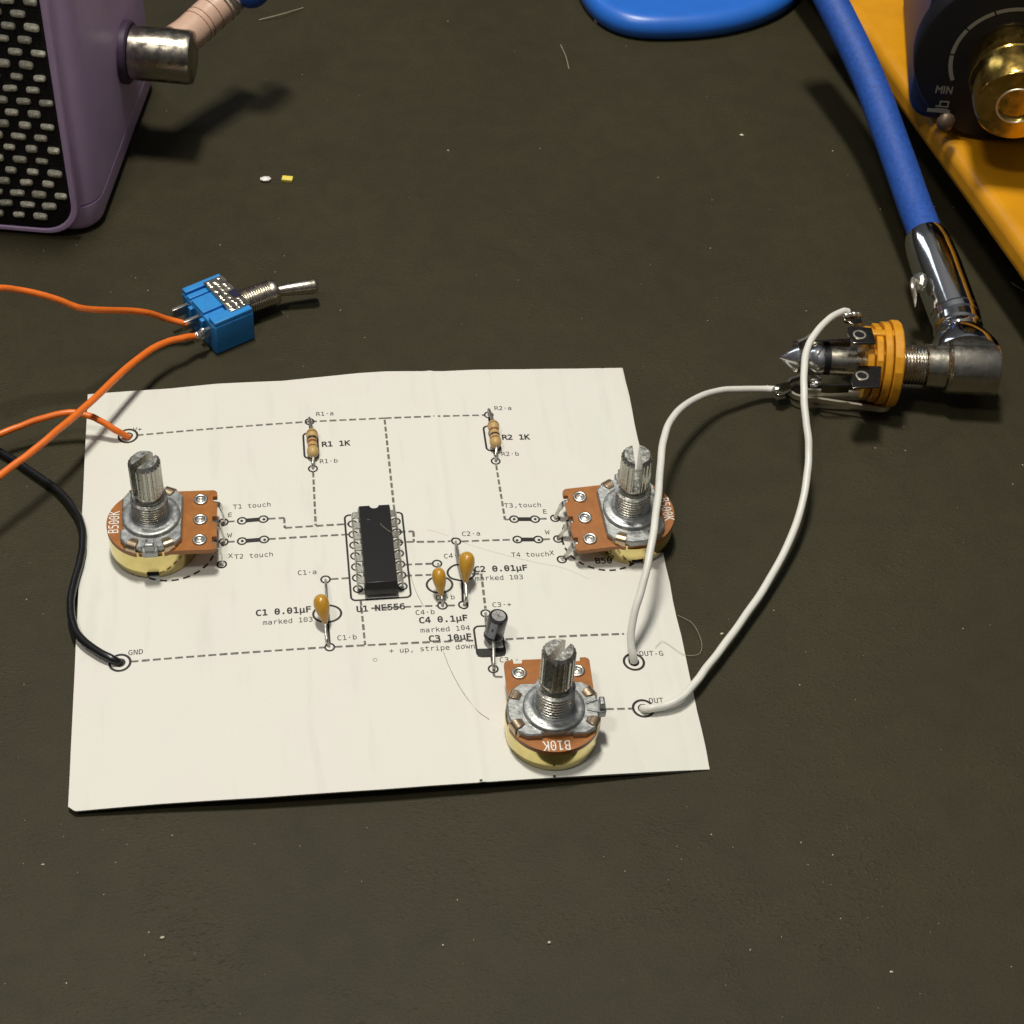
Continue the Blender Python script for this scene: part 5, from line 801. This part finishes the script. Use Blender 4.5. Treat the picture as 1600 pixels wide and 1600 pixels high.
leafstrip([(1328, 600), (1300, 601), (1285, 600)], 3.2, 5.2, 0.5, M_dchr, 'spring_leaf')
leafstrip([(1330, 530), (1290, 532), (1262, 534), (1240, 534)], 5.0, 8.6, 0.5, M_dchr, 'spring_leaf')
leafstrip([(1268, 521), (1262, 526), (1255, 530), (1247, 533)], 6.5, 8.8, 0.5, M_tin, 'contact_tip')
plate([(1213, 600), (1233, 596), (1238, 610), (1222, 618), (1212, 616)], 1.2, 0.5, M_dchr, 'solder_lug')
plate([(1318, 500), (1322, 492), (1345, 494), (1348, 504), (1335, 507)], 12.0, 0.6, M_dchr, 'solder_lug')
b = MB(); p = at(1329, 491, 12.4)
for k in range(4): b.blob(p+Vector((k*0.7-0.7, rr.uniform(-.2, .2), rr.uniform(-.2, .2))), 0.8, 0.55, 0.5, seg=10, rings=7, jit=0.3)
b.build('solder_blob', M_tin, jk, ang=50)
b = MB(); p = at(1214, 609, 0.7); b.blob(p, 1.0, 0.8, 0.7, seg=10, rings=7, jit=0.3); b.build('solder_blob', M_tin, jk, ang=50)
b = MB(); p = at(1279, 598, 4.6)
for k in range(4): b.blob(p+Vector((rr.uniform(-1, 1), rr.uniform(-.5, .5), rr.uniform(-.3, .3))), 0.8, 0.5, 0.4, seg=10, rings=7, jit=0.4)
b.build('solder_blob', M_tin, jk, ang=50)
# ================================================================ lilac loudspeaker at the upper left
p0 = Vector((-54.6, 94.9, ZT)); SX = Vector((0.981, -0.196, 0)); SY = Vector((0.196, 0.981, 0))
sp = thing('speaker', 'lilac loudspeaker with a black woven grille, standing at the upper left corner', 'speaker', (p0.x, p0.y, ZT))
def sfoot(o, r, n=7):
    return [p for p in rrect(-86-o, 0.2-o, 4.3+o, 58+o, r, n)]
b = MB(); n = 7
rings = [(0.0, -2.6), (0.5, -1.3), (1.4, -0.5), (2.6, -0.1), (6.0, 0.0), (6.7, 0.0), (6.9, -0.25)]
def loft(b, rings, r=6.0):
    vs = []; fs = []; N = None
    for z, o in rings:
        P = sfoot(o, max(1.0, r+o)); N = len(P)
        vs += [p0+SX*x+SY*y+Vector((0, 0, z)) for x, y in P]
    for j in range(len(rings)-1):
        for i in range(N): k = (i+1) % N; fs.append((j*N+i, j*N+k, (j+1)*N+k, (j+1)*N+i))
    fs.append(tuple(range(N))[::-1]); fs.append(tuple((len(rings)-1)*N+i for i in range(N))); b.add(vs, fs)
loft(b, rings); b.build('bottom_cap', M_purp, sp, ang=40)
b = MB(); loft(b, [(7.1, -0.25), (7.3, 0.0), (60, 0.0), (70, -0.4), (78, -3.5), (80, -7)]); b.build('speaker_shell', M_purp, sp, ang=40)
# raised frame round the grille
Po = rrect(-83.5, 0.9, 1.0, 76, 7.5, 8); Pi = rrect(-82.2, 2.0, -0.4, 74.7, 6.6, 8); vs = []; fs = []; N = len(Po)
for P, y in ((Po, 0.3), (Po, -1.1), (Pi, -1.1), (Pi, 0.3)):
    vs += [p0+SX*x+SY*y+Vector((0, 0, z)) for x, z in P]
for j in range(3):
    for i in range(N): k = (i+1) % N; fs.append((j*N+i, j*N+k, (j+1)*N+k, (j+1)*N+i))
b = MB(); b.add(vs, fs); b.build('grille_frame', M_purp, sp, bevel=0.3, ang=40)
b = MB(); b.prism([(x, z) for x, z in Pi], 0.0, 0.9, X=SX, Y=Vector((0, 0, 1)), Z=-SY, o=p0-SY*0.0, ch=0.3); gr = b.build('grille', M_gril, sp, ang=40)
base = MB(); base.lathe((-1.4, 0, 0), (1, 0, 0), [(0, 0.25), (0.12, 0.62), (0.45, 0.82), (1.4, 0.86), (2.35, 0.82), (2.68, 0.62), (2.8, 0.25)], 10, e1=(0, 0, 1), squash=0.75); base.local = True
cells = []
for j in range(26):
    z = 5.2+j*2.78
    for i in range(-1, 18):
        x = -2.6-i*4.4-(j % 2)*2.2+((j//2) % 2)*0.5
        if x > -1.6 or x < -81: continue
        if z < 10 and x > -5+(z-6.2)*0.6: continue
        cells.append((-x, x, z))
cells.sort(); me0 = None
for k, (_, x, z) in enumerate(cells[:300]):
    pos = SX*x-SY*0.98+Vector((0, 0, z))
    if me0 is None: o = base.build('weave_strand', M_weave, gr, ang=60); me0 = o.data
    else: o = bpy.data.objects.new('weave_strand', me0); COL.objects.link(o); o.parent = gr
    o.location = pos; o.rotation_euler = (rr.uniform(-.12, .12), rr.uniform(-.1, .1), math.atan2(SX.y, SX.x)+rr.uniform(-.06, .06))
    o.scale = (rr.uniform(.80, 1.08), rr.uniform(.9, 1.15), rr.uniform(.75, 1.05))
# side socket and the worn plug in it
pc = at(203, 82, 20.0); b = MB(); b.lathe(pc-SX*2.6, SX, [(0, 6.6), (2.6, 6.6), (3.0, 6.2)], 40); b.build('socket_recess_shade', mat('shaded_recess_lilac', (0.05, 0.03, 0.06), 0.5), sp)  # dark colour stands in for shade in the recess round the plug
pg = thing('speaker_plug', 'worn steel right angle plug in the side of the lilac loudspeaker', 'plug', (pc.x+7, pc.y, ZT))
b = MB(); b.lathe(pc+SX*0.3, SX, [(0, 5.0), (0.3, 5.6), (12.2, 5.65), (12.9, 5.4), (13.1, 4.8)], 56); b.build('plug_barrel', M_oldm, pg, ang=40)
k0 = at(296, 52, 21.5); k1 = at(322, 28, 22.5); k2 = at(352, 2, 24)
b = MB(); P = smooth([at(276, 66, 21), k0, k1, k2, at(372, -18, 26)], 8); b.tube(P, 3.75, 24); b.build('shrink_tube', M_pink, pg)
for f in (12, 14, 18):
    i = f; d = (P[i+1]-P[i]).normalized(); b = MB(); b.lathe(P[i], d, [(-0.12, 3.72), (0, 3.86), (0.12, 3.72)], 28, cap=(False, False)); b.build('tube_wrinkle', M_brown, pg)
for f in (22, 24, 25, 27):
    d = (P[f+1]-P[f]).normalized(); b = MB(); b.lathe(P[f], d, [(-0.25, 3.76), (0, 3.98), (0.25, 3.76)], 28, cap=(False, False)); b.build('wire_winding', M_tin, pg)
wire('blue_cable', [(352, -10, 24), (372, -18, 26), (394, -12, 26), (404, -30, 28), (418, -70, 32)], 3.3, M_cable, 'blue cable above the worn plug at the top edge, left of centre', 'cable', seg=24)

# ================================================================ rounded blue thing at the top edge
cx, cy, zt = 82.0, 188.7, ZT
bl = thing('blue_case', 'flat rounded blue plastic case cut off by the top edge', 'case', (cx, cy, ZT))
vs = []; fs = []; N = 96; prof = [(0.0, 0.95), (0.6, 0.985), (2.2, 1.0), (3.6, 0.995), (4.7, 0.97), (5.4, 0.935), (5.7, 0.90), (5.6, 0.86), (5.5, 0.5), (5.5, 0.02)]
for z, k in prof:
    for i in range(N):
        th = 2*pi*i/N; c, s = cos(th), sin(th); e = 2/3.0 if c < 0 else 2/2.05; rx_ = 21.5 if c < 0 else 37.0
        vs.append((cx+rx_*k*math.copysign(abs(c)**e, c), cy+29.5*k*math.copysign(abs(s)**e, s), ZT+z))
for j in range(len(prof)-1):
    for i in range(N): k = (i+1) % N; fs.append((j*N+i, j*N+k, (j+1)*N+k, (j+1)*N+i))
fs.append(tuple(range(N))[::-1]); fs.append(tuple((len(prof)-1)*N+i for i in range(N)))
b = MB(); b.add(vs, fs); b.build('case_shell', M_bdisc, bl, ang=60)
b = MB(); b.tube(smooth([(p.x, p.y, ZT+0.5) for p in (at(931, 30, ZT), at(934, 36, ZT))], 3), 0.7, 8); b.build('moulding_nub', M_dust, bl)

# ================================================================ yellow unit with the brass knob
yu = thing('knob_unit', 'yellow and navy unit with a black round dial and a brass knob', 'device', (140, 110, ZT))
P = [(131.5, 36), (134, 30), (140, 26), (200, 26), (200, 230), (100.5, 230), (114.6, 142.7), (129.0, 54.2)]
P = P[:1]+P[1:]
ccw = [(129.0, 54.2), (130.6, 42), (133.5, 33), (140, 27), (150, 24), (205, 22), (205, 230), (100.3, 230)]
b = MB(); b.prism(ccw, 10.5, 18.0); b.build('yellow_base', M_yel, yu, bevel=2.6, bseg=6, ang=50)
b = MB(); b.prism([(140, 62), (205, 40), (205, 220), (114, 220)], ZT, 10.6); b.build('shadow_block', M_blackp, yu)  # black block added where only shadow shows beneath the yellow slab
E1 = Vector((0.974, -0.223, 0)); NN = Vector((-0.223, -0.974, 0)); dc = at(1581, 97, 37.5)
dc0 = Vector(dc)
b = MB(); b.lathe(dc-NN*5.0, NN, [(0, 19.0), (4.2, 19.0), (4.8, 18.6), (5.0, 17.9)], 80); b.build('dial_plate', M_blackp, yu, ang=40)
b = MB(); o = dc-NN*6
b.prism(rrect(-17.2, -19.3, 40, 34, 5, 5), 0, 44, X=E1, Y=Vector((0, 0, 1)), Z=-NN, o=o); b.build('navy_housing', M_navy, yu, bevel=1.2, bseg=3, ang=40)
def dialpt(r, a, off=0.06): return dc+E1*(r*cos(a))+Vector((0, 0, r*sin(a)))+NN*off
ticks = [radians(q) for q in (208, 178, 148, 118, 88, 58, 28, -2, -28)]
for a0, a1 in zip(ticks, ticks[1:]):
    vs = []; fs = []
    for i in range(9):
        a = a0+(a1-a0)*(0.03+0.94*i/8); vs += [dialpt(11.5, a), dialpt(12.3, a)]
    for i in range(8): fs.append((2*i, 2*i+1, 2*i+3, 2*i+2))
    b = MB(); b.add(vs, fs); b.build('scale_arc', M_grp, yu)
mn = dc+E1*(-13.3)+Vector((0, 0, -8.6))+NN*0.06
GMIN = {'M': [[(0, 0), (0, 1), (.35, .45), (.7, 1), (.7, 0)]], 'I': [[(0, 0), (0, 1)]], 'N': [[(0, 0), (0, 1), (.62, 0), (.62, 1)]]}
b = MB(); xx = 0
for ch, adv in (('M', 1.0), ('I', 0.35), ('N', 0.9)):
    for pl_ in GMIN[ch]:
        for (x0_, y0_), (x1_, y1_) in zip(pl_, pl_[1:]):
            s_ = 1.55; pa = mn+E1*((xx+x0_)*s_)+Vector((0, 0, y0_*s_)); pb = mn+E1*((xx+x1_)*s_)+Vector((0, 0, y1_*s_))
            d = (pb-pa).normalized(); q = NN.cross(d)*0.13; b.add([pa-d*.15+q, pb+d*.15+q, pb+d*.15-q, pa-d*.15-q], [(0, 1, 2, 3)])
    xx += adv
b.build('dial_text', M_grp, yu)
ic0 = dc+E1*(-12.3)+Vector((0, 0, -13.2))+NN*0.06
b = MB()
for x_, z_, w_, h_ in ((0.9, 1.4, 2.6, 0.25), (0.9, 0.8, 2.6, 0.25), (1.2, 2.6, 2.0, 0.25), (0.4, 0.3, 4.6, 0.8), (2.0, 1.9, 0.3, 1.3), (0.4, 1.9, 0.3, 1.3)):
    b.box(ic0+E1*x_+Vector((0, 0, z_)), (w_, h_, 0.04), X=E1, Y=Vector((0, 0, 1)), Z=NN)
b.build('dial_icon', M_grp, yu)
b = MB(); c = at(1478, 190, 24); b.blob(c, 1.9, 1.6, 1.9, seg=14, rings=9, jit=0.15); b.build('side_screw', mat('dull_bronze_screw', (0.12, 0.085, 0.06), 0.5, 0.5), yu)
KN = (NN+Vector((0, 0, -0.02))).normalized()
b = MB(); b.lathe(dc, KN, [(0.1, 8.3), (0.5, 8.6), (6.4, 8.6), (6.7, 8.35), (6.9, 8.35), (7.1, 8.6), (8.0, 8.5), (14.2, 8.0), (14.7, 7.6), (14.8, 3.9), (14.3, 3.7), (14.0, 3.3), (14.0, 0.02)], 80, cap=(True, True)); b.build('knob', M_knob, yu, ang=35)
b = MB(); b.lathe(dc+KN*14.75, KN, [(0, 4.1), (0.2, 3.95), (0.2, 3.7), (0, 3.6)], 60, cap=(False, False)); b.build('knob_rim', M_leaf, yu)

# ================================================================ small loose bits
def bit(name, px, py, m, label, cat, size, shape='blob', group=None):
    p = at(px, py, ZT+size[2]*0.5); b = MB()
    if shape == 'blob': b.blob(p, size[0]*(1 if name != 'crumb' else 0.75), size[1]*(1 if name != 'crumb' else 0.65), size[2]*0.6, seg=7, rings=5, jit=(0.2 if name != 'crumb' else 0.8))
    else: b.box(p, (size[0]*2, size[1]*2, size[2]), X=Vector((.98, -.2, 0)), Y=Vector((.2, .98, 0)))
    o = b.build(name, m, None, ang=30, bevel=0.12 if shape != 'blob' else 0); return tag(o, label, cat, group)
bit('white_bead', 415, 280, M_ledw, 'tiny white bead on the worktop, left of a tiny yellow one', 'bead', (1.2, 0.85, 0.9))
bit('yellow_chip', 449, 280, M_ledy, 'tiny yellow block on the worktop beside the white bead', 'chip', (1.15, 0.75, 0.8), 'box')
for px, py, s, l in ((1159, 211, .6, 'largest pale crumb on the worktop, left of the blue cable'), (700, 235, .28, 'pale crumb on the worktop above the card, right of the yellow block'), (1301, 236, .3, 'small pale crumb on the worktop close to the blue cable'),
                     (858, 1473, .42, 'pale crumb on the bare worktop below the B10K potentiometer'), (1393, 1519, .36, 'pale crumb on the worktop near the bottom right corner'), (253, 1465, .42, 'pale crumb on the worktop near the bottom left corner'),
                     (692, 1477, .26, 'pale crumb at the bottom, left of the middle'), (1128, 990, .34, 'pale crumb between the card and the white wire'), (67, 1351, .3, 'pale crumb below the lower left corner of the card')):
    bit('crumb', px, py, M_dust, l, 'crumb', (s, s*.8, s*.8), group='pale crumbs on the worktop')
vs = []; fs = []; b = MB()
for i in range(240):
    px = rr.uniform(0, 1600); py = rr.uniform(0, 1600); p = at(px, py, ZT+0.02)
    if -52 < p.x < 52 and -50 < p.y < 48: continue
    s = rr.choice((.04, .05, .06, .07, .10)); a = rr.uniform(0, pi); d = Vector((cos(a), sin(a), 0)); q = Vector((-d.y, d.x, 0)); k = rr.uniform(1, 2.2)
    b.add([p-d*s*k, p+q*s, p+d*s*k, p-q*s, p+Vector((0, 0, s))], [(0, 3, 4), (3, 2, 4), (2, 1, 4), (1, 0, 4)])
kind(b.build('dust', M_dust, None), 'stuff')
HG = 'stray hairs and bristles'
def hair(pts, r, label, m=M_hair):
    b = MB(); b.tube(smooth(pts, 10), r, 5); tag(b.build('hair', m, None, ang=80), label, 'hair', HG)
hair([at(405, 31, ZT+.3), at(440, 22, ZT+1), at(474, 12, ZT+.3)], 0.09, 'straight pale bristle on the worktop right of the worn plug')
hair([at(876, 70, ZT+.2), at(884, 88, ZT+.5), at(889, 108, ZT+.2)], 0.08, 'short pale bristle on the worktop below the blue case')
hair([at(1059, 961, ZT+.3), at(1083, 975, ZT+1), at(1096, 1003, ZT+1), at(1093, 1021, ZT+.6), at(1075, 1024, ZT+.4), at(1062, 1019, hp(48)+.2), at(1045, 1007, hp(47)+.2), at(1034, 1002, hp(45)+.2), at(1024, 1011, hp(44)+.2)], 0.035, 'thin curled hair at the right edge of the card above the OUT ring')
M_dh = mat('dark_hair', (0.30, 0.27, 0.22), 0.5)
def ph(*q): return [atp(a, c)+Vector((0, 0, .12)) for a, c in q]
hair(ph((640, 895), (650, 925), (662, 948)), 0.03, 'short thin hair on the card below the lower right of the chip', M_dh)
hair(ph((693, 1019), (703, 1045), (722, 1080), (745, 1110), (765, 1125)), 0.035, 'thin dark hair on the card left of the B10K potentiometer', M_dh)
hair([at(594, 818, 3.65), at(600, 824, 3.8), at(612, 832, 3.6), atp(625, 842)+Vector((0, 0, 1.2))], 0.035, 'thin pale hair lying across the black chip')
hair(ph((668, 828), (690, 834), (735, 852), (790, 868), (840, 880), (880, 888), (920, 905)), 0.012, 'long faint hair crossing the card between the C2 and T4 prints', M_dh)
b = MB(); b.tube(smooth([at(1580, 441, ZT+.2), at(1590, 448, ZT+.6), at(1600, 454, ZT+.3), at(1612, 460, ZT+.3)], 6), 0.1, 6); tag(b.build('hair', M_hair, None), 'pale bristle on the worktop by the right edge below the yellow unit', 'hair', HG)
